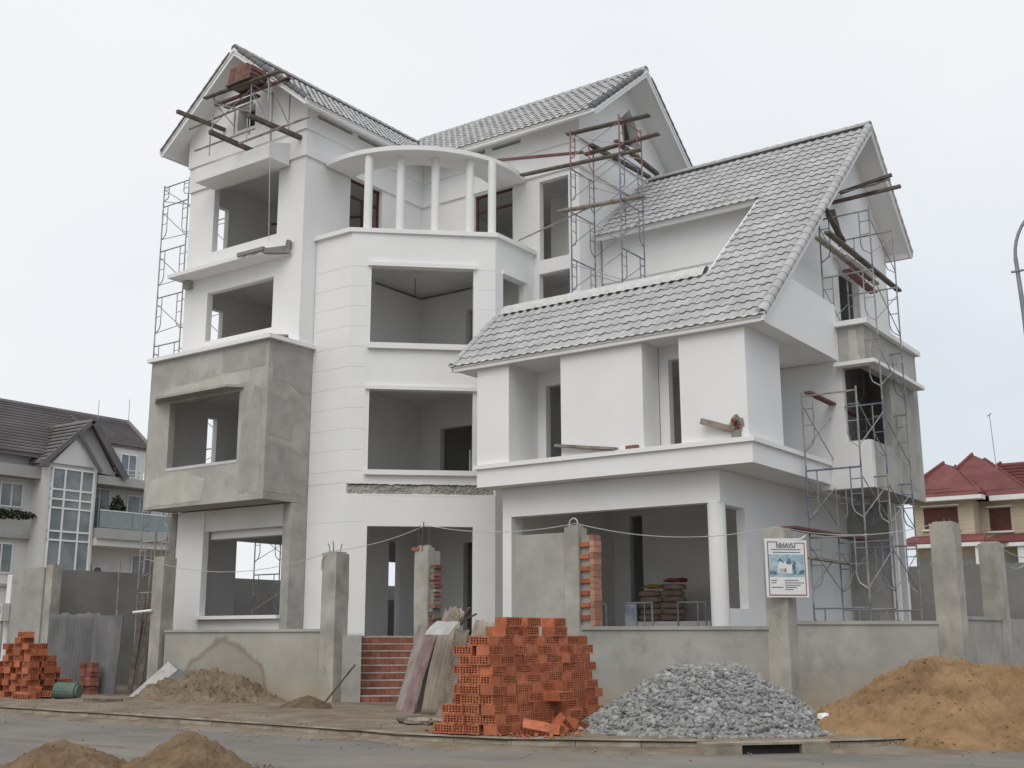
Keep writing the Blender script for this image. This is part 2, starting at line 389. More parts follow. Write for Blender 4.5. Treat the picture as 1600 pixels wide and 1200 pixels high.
def grid_mesh(fn, nu, nv):
    mb = MB()
    for i in range(nu+1):
        for j in range(nv+1): mb.v.append(tuple(fn(i/nu, j/nv)))
    for i in range(nu):
        for j in range(nv):
            a = i*(nv+1)+j
            mb.f.append((a, a+nv+1, a+nv+2, a+1))
    return mb

def fbm(x, y, z=0.0, o=5): return noise.fractal(Vector((x, y, z)), 1.0, 2.0, o)
# ------------------------------------------------------------------ ground, road, pavement, kerb
S_ = 900.0
g = MB().add([(-S_, -S_, -0.06), (S_, -S_, -0.06), (S_, S_, -0.06), (-S_, S_, -0.06)], [(0, 1, 2, 3)]).build('ground', GROUND)
tag(g, kind='structure')

KP = [(-70, 14.5), (-40, 14.45), (-24, 14.4), (-18, 14.35), (-14, 14.12), (-11.6, 13.98), (-10.3, 14.15), (-9.0, 14.75), (-7.6, 15.4), (-6.5, 16.1), (-5.6, 17.2), (-4.7, 18.7), (-4.0, 20.5), (-3.6, 23.0), (-3.5, 30), (-3.5, 60), (-3.5, 110)]
def kerb_pts(step=0.25):
    pts = []
    for a, b in zip(KP, KP[1:]):
        a = Vector((*a, 0)); b = Vector((*b, 0)); n = max(1, int((b-a).length/step))
        for i in range(n): pts.append(a.lerp(b, i/n))
    pts.append(Vector((*KP[-1], 0)))
    for _ in range(6):
        pts = [pts[0]]+[(pts[i-1]+pts[i]*2+pts[i+1])/4 for i in range(1, len(pts)-1)]+[pts[-1]]
    return pts
KPTS = kerb_pts()

def road_fn(u, v):
    x = -75+u*110; y = -25+v*140
    z = 0.012*fbm(x*0.25, y*0.25)
    return (x, y, z-0.012)
rd = grid_mesh(road_fn, 220, 280).build('road', ROAD, smooth=True)
tag(rd, kind='structure')

NP = len(KPTS)
def pave_fn(u, v):
    i = u*(NP-1); k = min(int(i), NP-2); p = KPTS[k].lerp(KPTS[k+1], i-k)
    inner = Vector((-70+u*0, 60, 0))
    q = Vector((min(p.x, -14)-2, 60, 0)) if p.y < 30 else Vector((-45, max(p.y, 60)+1, 0))
    w = v**2.2
    r = p.lerp(q, w) if v > 0 else p
    h = 0.125
    if v > 0: h += 0.045*fbm(r.x*0.9, r.y*0.9, 3.0)+0.015*fbm(r.x*5, r.y*5, 7.0)
    return (r.x, r.y, h)
pv = grid_mesh(pave_fn, 360, 70).build('pavement', DIRT, smooth=True)
tag(pv, kind='structure')

kerb = thing('kerb', 'pale dusty concrete kerb edging the dirt pavement along the road', 'kerb', (-10, 14, 0))
tag(kerb, kind='structure')
def along(pts, step):
    out_ = []; acc = 0.0; last = pts[0]; out_.append(pts[0])
    for p in pts[1:]:
        dl = (p-last).length
        while acc+dl >= step:
            t = (step-acc)/dl; last = last.lerp(p, t); out_.append(last); dl = (p-last).length; acc = 0.0
        acc += dl; last = p
    return out_
KS = along(KPTS, 0.95)
DR0, DR1 = Vector((-7.02, 15.36, 0)), Vector((-6.45, 15.97, 0))
for a, b in zip(KS, KS[1:]):
    if a.x < -45 or a.y > 45: continue
    mid = (a+b)/2
    d = (b-a).normalized(); n = Vector((-d.y, d.x, 0))
    if (mid-(DR0+DR1)/2).length < 0.50: continue
    mb = MB()
    w = 0.2
    nseg = 9
    prof = [(0, -0.05), (0.010, 0.055), (0.03, 0.10), (0.075, 0.125), (w, 0.13), (w, -0.05)]
    K_ = len(prof)
    for q in range(nseg+1):
        t = 0.006+0.988*q/nseg
        c_ = a.lerp(b, t)
        for pi_, (pw_, ph_) in enumerate(prof):
            e_ = 0.018*fbm(c_.x*3.1+pi_*0.7, c_.y*3.1, 2.0)+0.010*fbm(c_.x*11, c_.y*11, pi_*1.3)
            v_ = c_+n*(pw_+(e_ if pi_ < 4 else 0))+Vector((0, 0, ph_+(e_*0.9 if 0 < pi_ < 5 else 0)))
            mb.v.append(tuple(v_))
    for q in range(nseg):
        for k_ in range(K_-1):
            z_ = q*K_+k_
            mb.f.append((z_, z_+1, z_+K_+1, z_+K_))
    mb.f.append(tuple(range(K_))[::-1]); mb.f.append(tuple(nseg*K_+k_ for k_ in range(K_)))
    mb.build('kerb_stone', KERB, kerb)
# sand and dust washed into the gutter: ragged sheet just above the road
gd = MB()
gi = [k for k in range(NP-1) if -32 < KPTS[k].x and KPTS[k].y < 34]
for k in gi:
    p = KPTS[k]; q = KPTS[k+1]; d = (q-p).normalized(); n = Vector((-d.y, d.x, 0))
    wd = 0.30+0.30*max(-0.7, fbm(p.x*0.5, p.y*0.5, 4.0))+0.22*fbm(p.x*1.9, p.y*1.9, 6.0)+(0.9 if p.x > -6.3 and p.y < 23 else 0)*max(0, min(1, (p.x+6.3)*1.2))
    wd = max(0.05, wd)
    if (p-(DR0+DR1)/2).length < 0.75: wd = 0.03
    for j_, t in enumerate((0.02, -0.25, -0.5, -0.75, -1.0)):
        w_ = t*wd if t < 0 else t
        gd.v.append((p.x+n.x*w_, p.y+n.y*w_, 0.030*(1+t)**1.5*(1+0.5*fbm(p.x*3, p.y*3, t))+(0.006 if t > -1 else -0.02)))
for k in range(len(gi)-1):
    for j_ in range(4):
        z_ = k*5+j_
        gd.f.append((z_, z_+1, z_+6, z_+5))
tag(gd.build('gutter_dirt', DIRT, smooth=True), kind='structure')
# the gully opening in the kerb
dr = thing('drain_inlet', 'dark rectangular gully opening in the kerb below the gravel heap', 'drain', (-6.7, 15.7, 0))
dd = (DR1-DR0).normalized(); ln = 1.15; mid = (DR0+DR1)/2
o_ = mid-dd*ln/2
MB().obox(o_, dd, -0.42, ln+0.30, -0.30, 0.004, 0.112, 0.142).build('lintel', KERB, dr)
MB().obox(o_, dd, -0.42, 0.13, -0.25, 0.0, -0.05, 0.112).build('cheek', KERB, dr)
MB().obox(o_, dd, ln-0.13, ln+0.30, -0.25, 0.0, -0.05, 0.112).build('cheek', KERB, dr)
MB().obox(o_, dd, 0.13, ln-0.13, -0.28, -0.10, -0.05, 0.111).build('void_shade', DARK, dr)  # solid near-black block, painted shade at the back of the gully

# ------------------------------------------------------------------ the villa
V = thing('villa', 'large unfinished white villa with grey tiled gables and raw cement boxes', 'house', (-18, 25, 1.6))
LX0, LX1, LY = -26.9, -22.02, 21.03          # left wing
BA, BB = Vector((-20.64, 21.57, 0)), Vector((-17.79, 24.21, 0))   # corner bay, chamfered face
BD = (BB-BA).normalized(); BL = (BB-BA).length
WX, WY = -16.24, 26.09                        # middle wing
RY = 31.05
T = 0.2
# plinth and floor slabs
MB().prism([(-26.9, 21.2, 0), (-22.02, 21.2, 0), (-20.7, 21.75, 0), (-17.95, 24.3, 0), (-16.2, 22.6, 0), (-15.9, 22.1, 0), (-9.5, 22.1, 0), (-8.6, 31.9, 0), (-26.9, 31.9, 0)], (0, 0, 1.6)).build('plinth', CONC, V)
for zt in (5.15, 8.55, 11.98, 15.35):
    MB().box(LX0+T, LX1-T, LY+T+0.01, RY, zt-0.16, zt).build('floor_slab', INNER, V)
    if zt < 12.2:
        MB().prism([(LX1, 21.78, zt-0.16), (-20.72, 21.78, zt-0.16), (-18.0, 24.30, zt-0.16), (-18.0, WY-0.002, zt-0.16), (LX1, WY-0.002, zt-0.16)], (0, 0, 0.16)).build('floor_slab', INNER, V)
    MB().box(LX1, WX-T, WY+T+0.01, RY, zt-0.155, zt-0.005).build('floor_slab', INNER, V)
# left wing: front
front_holes = [(-25.87, -23.10, 9.9, 11.36), (-25.80, -23.06, 12.60, 14.62)]
MB().panel((0, LY), (1, 0), T, LX0, LX1, 9.31, 14.68, front_holes).build('wall', WHITE, V)
MB().panel((0, LY), (1, 0), T, -26.61, -25.47, 1.6, 5.0).build('wall', WHITE, V)
MB().panel((0, LY+0.02), (1, 0), T, -25.47, -22.30, 1.6, 2.03).build('wall', INNER, V)
MB().panel((0, LY+0.04), (1, 0), T, -25.47, -22.30, 4.42, 5.0).build('wall', INNER, V)
box('window_ledge', -25.55, -22.28, 20.86, 21.35, 2.04, 2.13, WHITE, V)
box('beam', -25.47, -22.3, 21.30, 21.60, 4.22, 4.42, WHITE, V)
box('column', -26.9, -26.61, 21.0, 21.3, 1.55, 5.0, CONCD, V)
box('column', -22.30, -22.012, 20.99, 21.565, 1.55, 5.0, CONC, V)
# gable
zs = lambda x: 18.47-abs(x+24.46)*0.793
gp = [(LX0-0.04, 15.44), (LX1+0.12, 15.44), (LX1+0.12, zs(LX1+0.12)-0.15), (-24.46, 18.3), (LX0-0.04, zs(LX0-0.04)-0.15)]
MB().poly((0, LY-0.12), (1, 0), T+0.12, gp, [[(-24.80, 16.10), (-24.05, 16.10), (-24.05, 16.80), (-24.80, 16.80)]]).build('gable_wall', WHITE, V)
MB().panel((0, LY-0.06), (1, 0), T+0.06, LX0-0.02, LX1+0.06, 14.68, 15.44).build('frieze', WHITE, V)
MB().prism([(-25.74, 20.24, 14.50), (-25.74, 20.24, 14.93), (-25.74, LY-0.061, 15.18), (-25.74, LY-0.061, 14.50)], (3.14, 0, 0)).build('window_hood', WHITE, V)
# left wing: side walls
left_holes = [(21.92, 22.36, 12.75, 14.53), (21.90, 22.34, 9.5, 11.25), (21.90, 22.34, 6.5, 7.92), (23.32, 25.32, 2.15, 4.38), (29.7, 30.75, 2.8, 4.1), (24.4, 25.0, 12.75, 13.7), (24.2, 24.9, 9.4, 10.3)]
lw = [(31.05-b, 31.05-a, c, d) for a, b, c, d in left_holes]
MB().panel((LX0, 31.05), (0, -1), T, 0, 31.05-LY-T, 1.6, 16.05, lw).build('wall', WHITE, V)
right_holes = [(22.84, 24.21, 12.2, 14.66), (22.2, 23.4, 5.3, 7.4), (24.85, 25.35, 1.6, 4.25)]
MB().panel((LX1, 0), (0, 1), T, LY+T, RY, 1.6, 14.68, right_holes).build('wall', WHITE, V)
MB().panel((LX1+0.06, 0), (0, 1), T+0.06, LY+T, RY, 14.68, 15.44).build('frieze', WHITE, V)
MB().panel((LX1+0.12, 0), (0, 1), T+0.12, LY+T, RY, 15.44, 16.40, [(21.32, 22.75, 15.88, 16.01), (22.97, 24.6, 15.88, 16.01)]).build('wall', WHITE, V)
MB().panel((LX0+T, 26.2), (1, 0), T, 0, 4.48, 5.16, 15.2).build('partition', INNER, V)
MB().panel((-22.5, RY+T), (-1, 0), T, -4.0, 4.4, 1.6, 16.0).build('wall', WHITE, V)
# door frames and window joinery on the roof terrace
fr = MB()
for (a, b, c, d) in ((22.84, 24.21, 12.2, 14.66),):
    x = LX1-0.12
    fr.box(x-0.05, x, a, a+0.07, c, d); fr.box(x-0.05, x, b-0.07, b, c, d); fr.box(x-0.05, x, a+0.07, b-0.07, d-0.07, d); fr.box(x-0.05, x, a+0.07, b-0.07, d-0.55, d-0.49); fr.box(x-0.05, x, (a+b)/2-0.04, (a+b)/2+0.04, c, d-0.55)
fr.build('door_frame', MAROON, V)
fr = MB()
for (a, b, c, d) in ((-19.98, -18.55, 12.2, 14.62),):
    y = WY+0.10
    fr.box(a, a+0.07, y, y+0.05, c, d); fr.box(b-0.07, b, y, y+0.05, c, d); fr.box(a+0.07, b-0.07, y, y+0.05, d-0.07, d); fr.box(a+0.07, b-0.07, y, y+0.05, d-0.55, d-0.49); fr.box((a+b)/2-0.04, (a+b)/2+0.04, y, y+0.05, c, d-0.55)
fr.build('door_frame', MAROON, V)
# slab hood between the two upper windows, broken off at its right end
mb = MB()
pts = [(-26.97, 20.42), (-23.75, 20.42), (-23.70, 20.48), (-23.55, 20.44), (-23.35, 20.52), (-23.1, 20.50), (-22.95, 20.62), (-22.9, 20.72), (-22.45, 20.98), (-22.4, LY-0.001), (-26.97, LY-0.001)]
mb.prism([(x, y, 11.86) for x, y in pts], (0, 0, 0.11)).build('slab_hood', WHITE, V)
mb = MB()
mb.beam((-23.9, 20.40, 11.96), (-22.95, 20.50, 12.0), 0.09, 0.10); mb.beam((-22.95, 20.50, 11.93), (-22.42, 20.98, 11.95), 0.12, 0.14); mb.beam((-22.5, 20.92, 11.88), (-22.46, 20.95, 12.25), 0.16, 0.12); mb.beam((-23.1, 20.62, 12.02), (-22.5, 20.95, 12.08), 0.10, 0.06)
mb.build('broken_slab_edge', CONCD, V)
box('slab_bracket', -26.80, -26.55, 20.86, LY-0.001, 11.62, 11.86, CONC, V)
# cement box on the first floor
X0, X1, Y0 = -26.81, -22.01, 20.0
MB().panel((0, Y0), (1, 0), T, X0, X1, 5.01, 9.20, [(-25.92, -23.08, 6.10, 7.92)]).build('box_wall', CONC, V)
MB().panel((X1, 0), (0, 1), T, Y0+T, 21.565, 5.01, 9.20).build('box_wall', CONC, V)
MB().panel((X0, 21.03), (0, -1), T, 0, 0.83, 5.01, 9.20).build('box_wall', CONC, V)
MB().box(X0+T, X1-T, Y0+T, LY+T, 5.03, 5.14).build('box_floor', CONC, V)
MB().box(X0+T+0.001, X0+T+0.03, Y0+T+0.001, 21.89, 5.16, 8.38).build('lining', INNER, V)
MB().prism([(X0-0.12, Y0-0.12, 9.20), (X1+0.12, Y0-0.12, 9.20), (X1+0.12, 21.56, 9.20), (X1+0.01, 21.56, 9.20), (X1+0.01, LY-0.001, 9.20), (X0-0.12, LY-0.001, 9.20)], (0, 0, 0.11)).build('box_coping', WHITE, V)
MB().prism([(-26.05, 19.62, 8.00), (-23.18, 19.62, 8.00), (-22.9, Y0-0.001, 8.00), (-26.6, Y0-0.001, 8.00)], (0, 0, 0.07)).build('slab_hood', CONC, V)
mb = MB()
mb.obox((X0, Y0), (1, 0), 0.88, 3.75, 0.0, 0.012, 6.02, 6.10)
mb.build('window_ledge', MORTAR, V)
mb = MB().beam((X1-0.35, 20.1, 9.36), (X1+0.10, 20.55, 9.36), 0.16, 0.05); mb.build('offcut', WOOD, V)

# patched coats of render on the box: thin, uneven, slightly proud
def ragged(o, d, w, pts, m_, seed=0.0, amp=0.03):
    d = Vector((d[0], d[1], 0)).normalized(); n = Vector((d.y, -d.x, 0)); o = Vector((o[0], o[1], 0))
    out_ = []
    for (a, z), (b, y) in zip(pts, pts[1:]+pts[:1]):
        k = max(2, int(math.hypot(b-a, y-z)/0.08))
        for i in range(k):
            t = i/k; A = a+(b-a)*t; Z = z+(y-z)*t
            out_.append((A+amp*fbm(A*3+seed, Z*3), Z+amp*fbm(A*3, Z*3+seed+5)))
    MB().poly(o+n*w, d, w+0.002, out_).build('plaster_patch', m_, V)
ragged((0, Y0), (1, 0), 0.006, [(-26.2, 8.12), (-22.72, 8.12), (-22.72, 8.42), (-23.4, 8.45), (-24.6, 8.40), (-25.7, 8.38), (-26.2, 8.3)], CONC3, 1.0)
ragged((0, Y0), (1, 0), 0.005, [(-23.78, 8.5), (-22.15, 8.5), (-22.15, 9.12), (-23.82, 9.12)], CONC2, 2.0, 0.02)
ragged((0, Y0), (1, 0), 0.005, [(-22.95, 5.2), (-22.2, 5.2), (-22.2, 7.9), (-22.5, 8.0), (-22.95, 7.0)], CONC2, 3.0, 0.05)
ragged((0, Y0), (1, 0), 0.006, [(-26.7, 5.1), (-24.4, 5.1), (-24.3, 5.7), (-25.2, 5.95), (-26.7, 5.8)], CONC3, 4.0, 0.06)
ragged((X1, 0), (0, 1), 0.005, [(20.15, 8.1), (20.6, 8.15), (21.1, 7.95), (21.5, 7.9), (21.5, 9.1), (20.15, 9.1)], CONC2, 5.0, 0.03)
ragged((X1, 0), (0, 1), 0.005, [(20.12, 5.2), (21.5, 5.2), (21.5, 6.2), (20.9, 6.45), (20.12, 6.5)], CONC2, 6.0, 0.04)
ragged((X1, 0), (0, 1), 0.006, [(20.1, 6.7), (20.9, 6.6), (21.0, 7.6), (20.1, 7.8)], CONC2, 7.0, 0.05)

# corner bay
MB().panel((LX1, 21.57), (1, 0), T, 0.012, 1.38, 1.6, 12.30).build('bay_wall', WHITE, V)
bay_holes = [(0.52, 3.28, 9.21, 11.35), (0.54, 3.28, 5.81, 7.95), (0.57, 3.30, 1.6, 4.36), (0.0, BL, 5.17, 5.47)]
MB().panel(BA, BD, T, 0, BL, 1.6, 12.30, bay_holes).build('bay_wall', WHITE, V)
MB().panel((BB.x, 0), (0, 1), T, BB.y, WY-0.002, 1.6, 12.30, [(24.56, 25.58, 9.2, 11.33)]).build('bay_wall', WHITE, V)
# hacked chase over the entrance
def chase(u, v):
    a = u*BL; z = 5.15+v*0.34
    n = Vector((BD.y, -BD.x, 0)); dpt = -0.035+0.035*fbm(a*5, z*6)+0.03*fbm(a*22, z*22)+0.015*fbm(a*60, z*60)
    if v > 0.72: dpt -= 0.09*(v-0.72)/0.28
    p = BA+BD*a+n*dpt
    return (p.x, p.y, z)
grid_mesh(chase, 150, 14).build('hacked_chase', CONC, V)
mb = MB()
n_ = Vector((BD.y, -BD.x, 0))
for e_, z0, sgn in ((0, 5.17, 1), (1, 5.47, -1)):
    top = []; bot = []
    for i in range(91):
        a = BL*i/90
        zz = z0+sgn*(0.012+0.045*max(0, fbm(a*3.1, 4.0+e_*7))+0.03*abs(fbm(a*9, 2+e_*5)))
        top.append((a, zz))
    for (a, za), (b, zb) in zip(top, top[1:]):
        P = lambda a_, z_, w: BA+BD*a_+n_*w+Vector((0, 0, z_))
        zl = z0-sgn*0.02
        q = [P(a, zl, 0.006), P(b, zl, 0.006), P(b, zb, 0.006), P(a, za, 0.006), P(a, zl, -0.05), P(b, zl, -0.05), P(b, zb, -0.05), P(a, za, -0.05)]
        mb.add(q, [(0, 1, 2, 3), (3, 2, 6, 7), (0, 4, 5, 1)])
mb.build('ragged_plaster', WHITE, V)
for a0, a1, z0, z1, nm, w in ((0.43, 3.37, 11.35, 11.46, 'window_head', 0.09), (0.46, 3.40, 9.06, 9.21, 'window_ledge', 0.12), (0.44, 3.40, 7.95, 8.05, 'window_head', 0.09), (0.46, 3.42, 5.68, 5.81, 'window_ledge', 0.12)):
    MB().obox(BA, BD, a0, a1, 0.0, w, z0, z1).obox(BA, BD, a0+0.03, a1-0.03, -0.10, 0.0, z1, z1+0.012).build(nm, WHITE, V)
MB().obox((BB.x, 0), (0, 1), 24.5, 25.64, 0.0, 0.08, 11.33, 11.43).build('window_head', WHITE, V)
MB().panel((BB.x-1.2, 25.3), (0, 1), 0.2, 0, 0.7, 8.6, 11.8).build('partition', INNER, V)
# coping of the bay parapet
MB().prism([(LX1, 21.47, 12.30), (-20.68, 21.47, 12.30), (-17.69, 24.17, 12.30), (-17.69, WY-0.002, 12.30), (-18.03, WY-0.002, 12.30), (-18.03, 24.34, 12.30), (-20.80, 21.80, 12.30), (LX1, 21.80, 12.30)], (0, 0, 0.12)).build('parapet_coping', WHITE, V)
# rusticated plaster courses
zb = 2.15
zz = [4.46, 5.16, 5.48, 5.79, 6.34, 6.895, 7.45, 8.005, 8.56, 9.115, 9.67, 10.225, 10.78, 11.335, 11.93]
Z0 = [1.65]+zz
gv = 0.006
for a, b in zip(Z0, zz):
    if abs(a-5.16) < 0.01: continue
    lo, hi = a+gv, b-gv
    MB().obox((LX1, 21.57), (1, 0), 0.02, 1.36, 0.0, 0.008, lo, hi).build('plaster_course', WHITE, V)
    spans = [(0.008, BL-0.008)]
    for (h0, h1, g0, g1) in bay_holes[:3]:
        if hi > g0-0.16 and lo < g1+0.12: spans = [(0.008, h0-0.10), (h1+0.13, BL-0.008)]
    if a < 2: spans = [(0.008, 0.56), (3.31, BL-0.008)]
    for s0, s1 in spans:
        MB().obox(BA, BD, s0, s1, 0.0, 0.008, lo, hi).build('plaster_course', WHITE, V)
# pergola: crescent slab on five round columns
cx, cy = -21.2, 25.0
oc, ic = [], []
a0 = math.atan2(21.78-cy, LX1+0.065-cx); a1 = math.atan2(WY-0.065-cy, -18.02-cx)
for i in range(49):
    t = a0+(a1-a0)*i/48
    oc.append((cx+3.32*math.cos(t), cy+3.32*math.sin(t)))
b0 = math.atan2(22.78-cy, LX1+0.065-cx); b1 = math.atan2(WY-0.065-cy, -19.12-cx)
for i in range(49):
    t = b0+(b1-b0)*i/48
    ic.append((cx+2.25*math.cos(t), cy+2.25*math.sin(t)))
oc[0] = (LX1+0.065, oc[0][1]); ic[0] = (LX1+0.065, ic[0][1]); oc[-1] = (oc[-1][0], WY-0.065); ic[-1] = (ic[-1][0], WY-0.065)
mb = MB()
n = len(oc)
vs_ = []
for (x, y), (p, q) in zip(oc, ic): vs_ += [(x, y, 14.60), (x, y, 14.73), (p, q, 14.73), (p, q, 14.60)]
fs_ = []
for i in range(n-1):
    for k in range(4): fs_.append((4*i+k, 4*i+(k+1) % 4, 4*i+4+(k+1) % 4, 4*i+4+k))
fs_ += [(0, 1, 2, 3), (4*n-1, 4*n-2, 4*n-3, 4*n-4)]
mb.add(vs_, fs_).build('pergola_slab', WHITE, V)
for t in (0.38, 1.26, 2.22, 3.17, 3.80):
    p = BA+BD*t-n_*0.16
    MB().tube((p.x, p.y, 12.42), (p.x, p.y, 14.60), 0.115, 24).build('column', WHITE, V, smooth=False)

# middle wing
front2 = [(-19.98, -18.55, 12.2, 14.62), (-17.59, -16.60, 12.11, 14.51), (-17.62, -16.58, 9.4, 11.70), (-21.2, -19.9, 5.16, 7.6), (-20.27, -19.3, 8.6, 11.1), (-20.3, -19.0, 1.6, 4.2)]
MB().panel((0, WY), (1, 0), T, LX1, WX, 1.6, 14.68, front2).build('wall', WHITE, V)
MB().panel((0, WY-0.06), (1, 0), T+0.06, LX1+0.062, WX+0.06, 14.68, 15.44).build('frieze', WHITE, V)
MB().panel((0, WY-0.12), (1, 0), T+0.12, LX1+0.125, WX+0.12, 15.44, 16.40, [(-20.21, -19.47, 15.86, 15.99), (-19.23, -18.17, 15.86, 15.99)]).build('wall', WHITE, V)
MB().panel((WX, 0), (0, 1), T, WY+T, RY, 1.6, 14.68).build('wall', WHITE, V)
MB().panel((WX+0.06, 0), (0, 1), T+0.06, WY+T, RY, 14.68, 15.44).build('frieze', WHITE, V)
zs2 = lambda y: 18.47-abs(y-28.57)*0.793
gp = [(WY+T, 15.44), (RY+0.1, 15.44), (RY+0.1, zs2(RY+0.1)-0.15), (28.57, 18.3), (WY+T, zs2(WY+T)-0.15)]
MB().poly((WX+0.12, 0), (0, 1), T+0.12, gp, [[(28.5, 16.2), (29.62, 16.35), (29.3, 17.15), (28.91, 17.48), (28.38, 17.0)]]).build('gable_wall', WHITE, V)
MB().panel((-18.2, 27.6), (1, 0), 0.15, 0, 1.75, 9, 14.6).build('partition', INNER, V)
MB().panel((LX1+0.0, 28.9), (1, 0), 0.15, 0, 5.4, 1.6, 8.4, [(0.4, 1.3, 1.6, 4.0)]).build('partition', INNER, V)
# dark strips on the walls, painting the shade of a slot below the bay ceiling
MB().box(LX1+0.001, LX1+0.03, 24.0, WY-0.03, 11.70, 11.76).box(LX1+0.001, -19.9, WY-0.03, WY-0.003, 11.70, 11.76).build('slot_shade_strip', CONCD, V)

# ------------------------------------------------------------------ right wing
ZS = lambda y: 8.11+(y-21.42)*0.888            # tile surface of the long front slope
RX0, RX1, RYF = -16.37, -9.44, 21.54
GX = -9.01
# first floor: three wall blocks and deep openings
MB().box(RX0, -15.44, RYF, 22.74, 5.52, 7.90).build('wall', WHITE, V)
MB().box(-13.98, -11.86, RYF, 22.28, 5.52, 7.90).build('wall', WHITE, V)
MB().box(-10.96, RX1, RYF, 23.36, 5.52, 7.90).build('wall', WHITE, V)
MB().panel((0, 22.75), (1, 0), T, -16.2, -15.20, 5.52, 7.9).build('wall', WHITE, V)
MB().panel((0, 22.76), (1, 0), T, -15.20, -13.3, 7.55, 7.9).build('lintel', WHITE, V)
MB().panel((0, 22.30), (1, 0), T, -11.855, -11.62, 5.52, 7.9).build('wall', WHITE, V)
MB().panel((0, 22.31), (1, 0), T, -11.62, -10.965, 7.60, 7.9).build('lintel', WHITE, V)
MB().panel((0, 25.2), (1, 0), T, -16.2, -10.62, 5.2, 9.0, [(-14.6, -13.8, 5.2, 7.4)]).build('partition', INNER, V)
MB().panel((-10.6, 0), (0, 1), T, 23.37, 25.879, 5.2, 9.0).build('wall', WHITE, V)
MB().panel((0, 25.88), (1, 0), T, -10.6, -9.6, 5.2, 7.90).build('wall', WHITE, V)
MB().panel((RX0, 32), (0, -1), T, 0, 32-23.5, 7.901, 9.0).build('wall', WHITE, V)
MB().panel((RX0, 32), (0, -1), T, 0, 32-22.75, 1.6, 7.9).build('wall', WHITE, V)
MB().box(-16.3, -9.85, 22.75, 31.9, 8.72, 8.86).build('floor_slab', INNER, V)
# soffit under the eaves and under the overhanging gable
MB().box(-17.0, GX-0.201, 21.55, 25.85, 7.90, 7.98).build('soffit', WHITE, V)
# balcony band with its coping
MB().box(-16.34, -9.40, 21.56, 31.5, 5.01, 5.17).build('balcony_slab', WHITE, V)
MB().panel((0, 21.50), (1, 0), 0.18, -16.34, -9.36, 5.005, 5.43).build('balcony_band', WHITE, V)
MB().panel((-9.36, 0), (0, 1), 0.18, 21.68, 25.86, 5.005, 5.43).build('balcony_band', WHITE, V)
MB().prism([(-16.40, 21.43, 5.43), (-9.29, 21.43, 5.43), (-9.29, 25.86, 5.43), (-9.6, 25.86, 5.43), (-9.6, 21.74, 5.43), (-16.40, 21.74, 5.43)], (0, 0, 0.10)).build('balcony_coping', WHITE, V)
MB().box(-15.44, -9.6, 21.74, 22.6, 5.17, 5.50).build('balcony_floor', WHITE, V)
MB().box(-9.62, -9.45, 23.36, 25.86, 5.17, 5.50).build('balcony_floor', WHITE, V)
# carport
MB().box(-15.95, -10.35, 22.0, 22.28, 4.32, 5.005).build('beam', WHITE, V)
MB().box(-10.63, -10.35, 22.281, 29.6, 4.28, 5.005).build('beam', WHITE, V)
MB().box(-15.95, -15.70, 22.0, 22.45, 1.6, 4.32).build('column', WHITE, V)
MB().tube((-10.52, 22.16, 1.6), (-10.52, 22.16, 4.319), 0.19, 28).build('column', WHITE, V)
MB().panel((-10.35, 0), (0, 1), 0.18, 22.30, 23.2, 1.6, 2.14).build('wall', WHITE, V)
MB().panel((-10.35, 0), (0, 1), 0.2, 23.2, 29.6, 1.6, 4.28).build('wall', WHITE, V)
MB().panel((0, 29.6), (1, 0), 0.2, -10.55, -9.12, 0.1, 4.9).build('wall', CONC, V)
MB().box(-9.24, -9.06, 29.5, 29.6, 0.1, 4.9).build('jamb', WHITE, V)
MB().panel((0, 27.2), (1, 0), T, -16.2, -10.56, 1.6, 5.0, [(-15.5, -15.1, 1.6, 4.75)]).build('partition', INNER, V)
MB().panel((-16.2, 28.5), (0, -1), T, 0, 5.9, 1.6, 5.0).build('partition', INNER, V)
MB().panel((0, 30.4), (1, 0), T, -16.2, -10.56, 1.6, 5.0).build('partition', INNER, V)
# overhanging gable panel and the recessed gable above it
zw = lambda y: ZS(y)-0.14
MB().poly((GX, 0), (0, 1), T, [(21.50, 7.90), (25.88, 7.90), (25.88, 9.21), (22.80, 9.21), (21.50, zw(21.50)-0.02)]).build('gable_panel', WHITE, V)
MB().box(-9.62, GX, 22.9, 25.88, 9.211, 9.25).build('ledge', WHITE, V)
rz = lambda y: 15.25-(y-29.46)*0.955
MB().poly((-9.6, 0), (0, 1), T, [(22.9, 8.9), (31.9, 8.9), (31.9, rz(31.9)-0.14), (29.46, 15.05), (22.9, zw(22.9))], [[(28.0, 8.95), (29.6, 8.95), (29.6, 10.9), (28.0, 10.9)]]).build('gable_wall', WHITE, V)
MB().panel((-11.4, 27), (0, 1), 0.15, 0, 4.5, 8.9, 12.5).build('partition', INNER, V)
box('window_hood', -9.599, -9.2, 27.6, 30.0, 11.05, 11.2, WHITE, V)
MB().panel((-9.6, 0), (0, 1), T, 26.09, 31.9, 5.0, 8.9).build('wall', WHITE, V)
MB().panel((0, 32.1), (-1, 0), T, 9.6, 16.2, 1.6, 12.4).build('wall', WHITE, V)
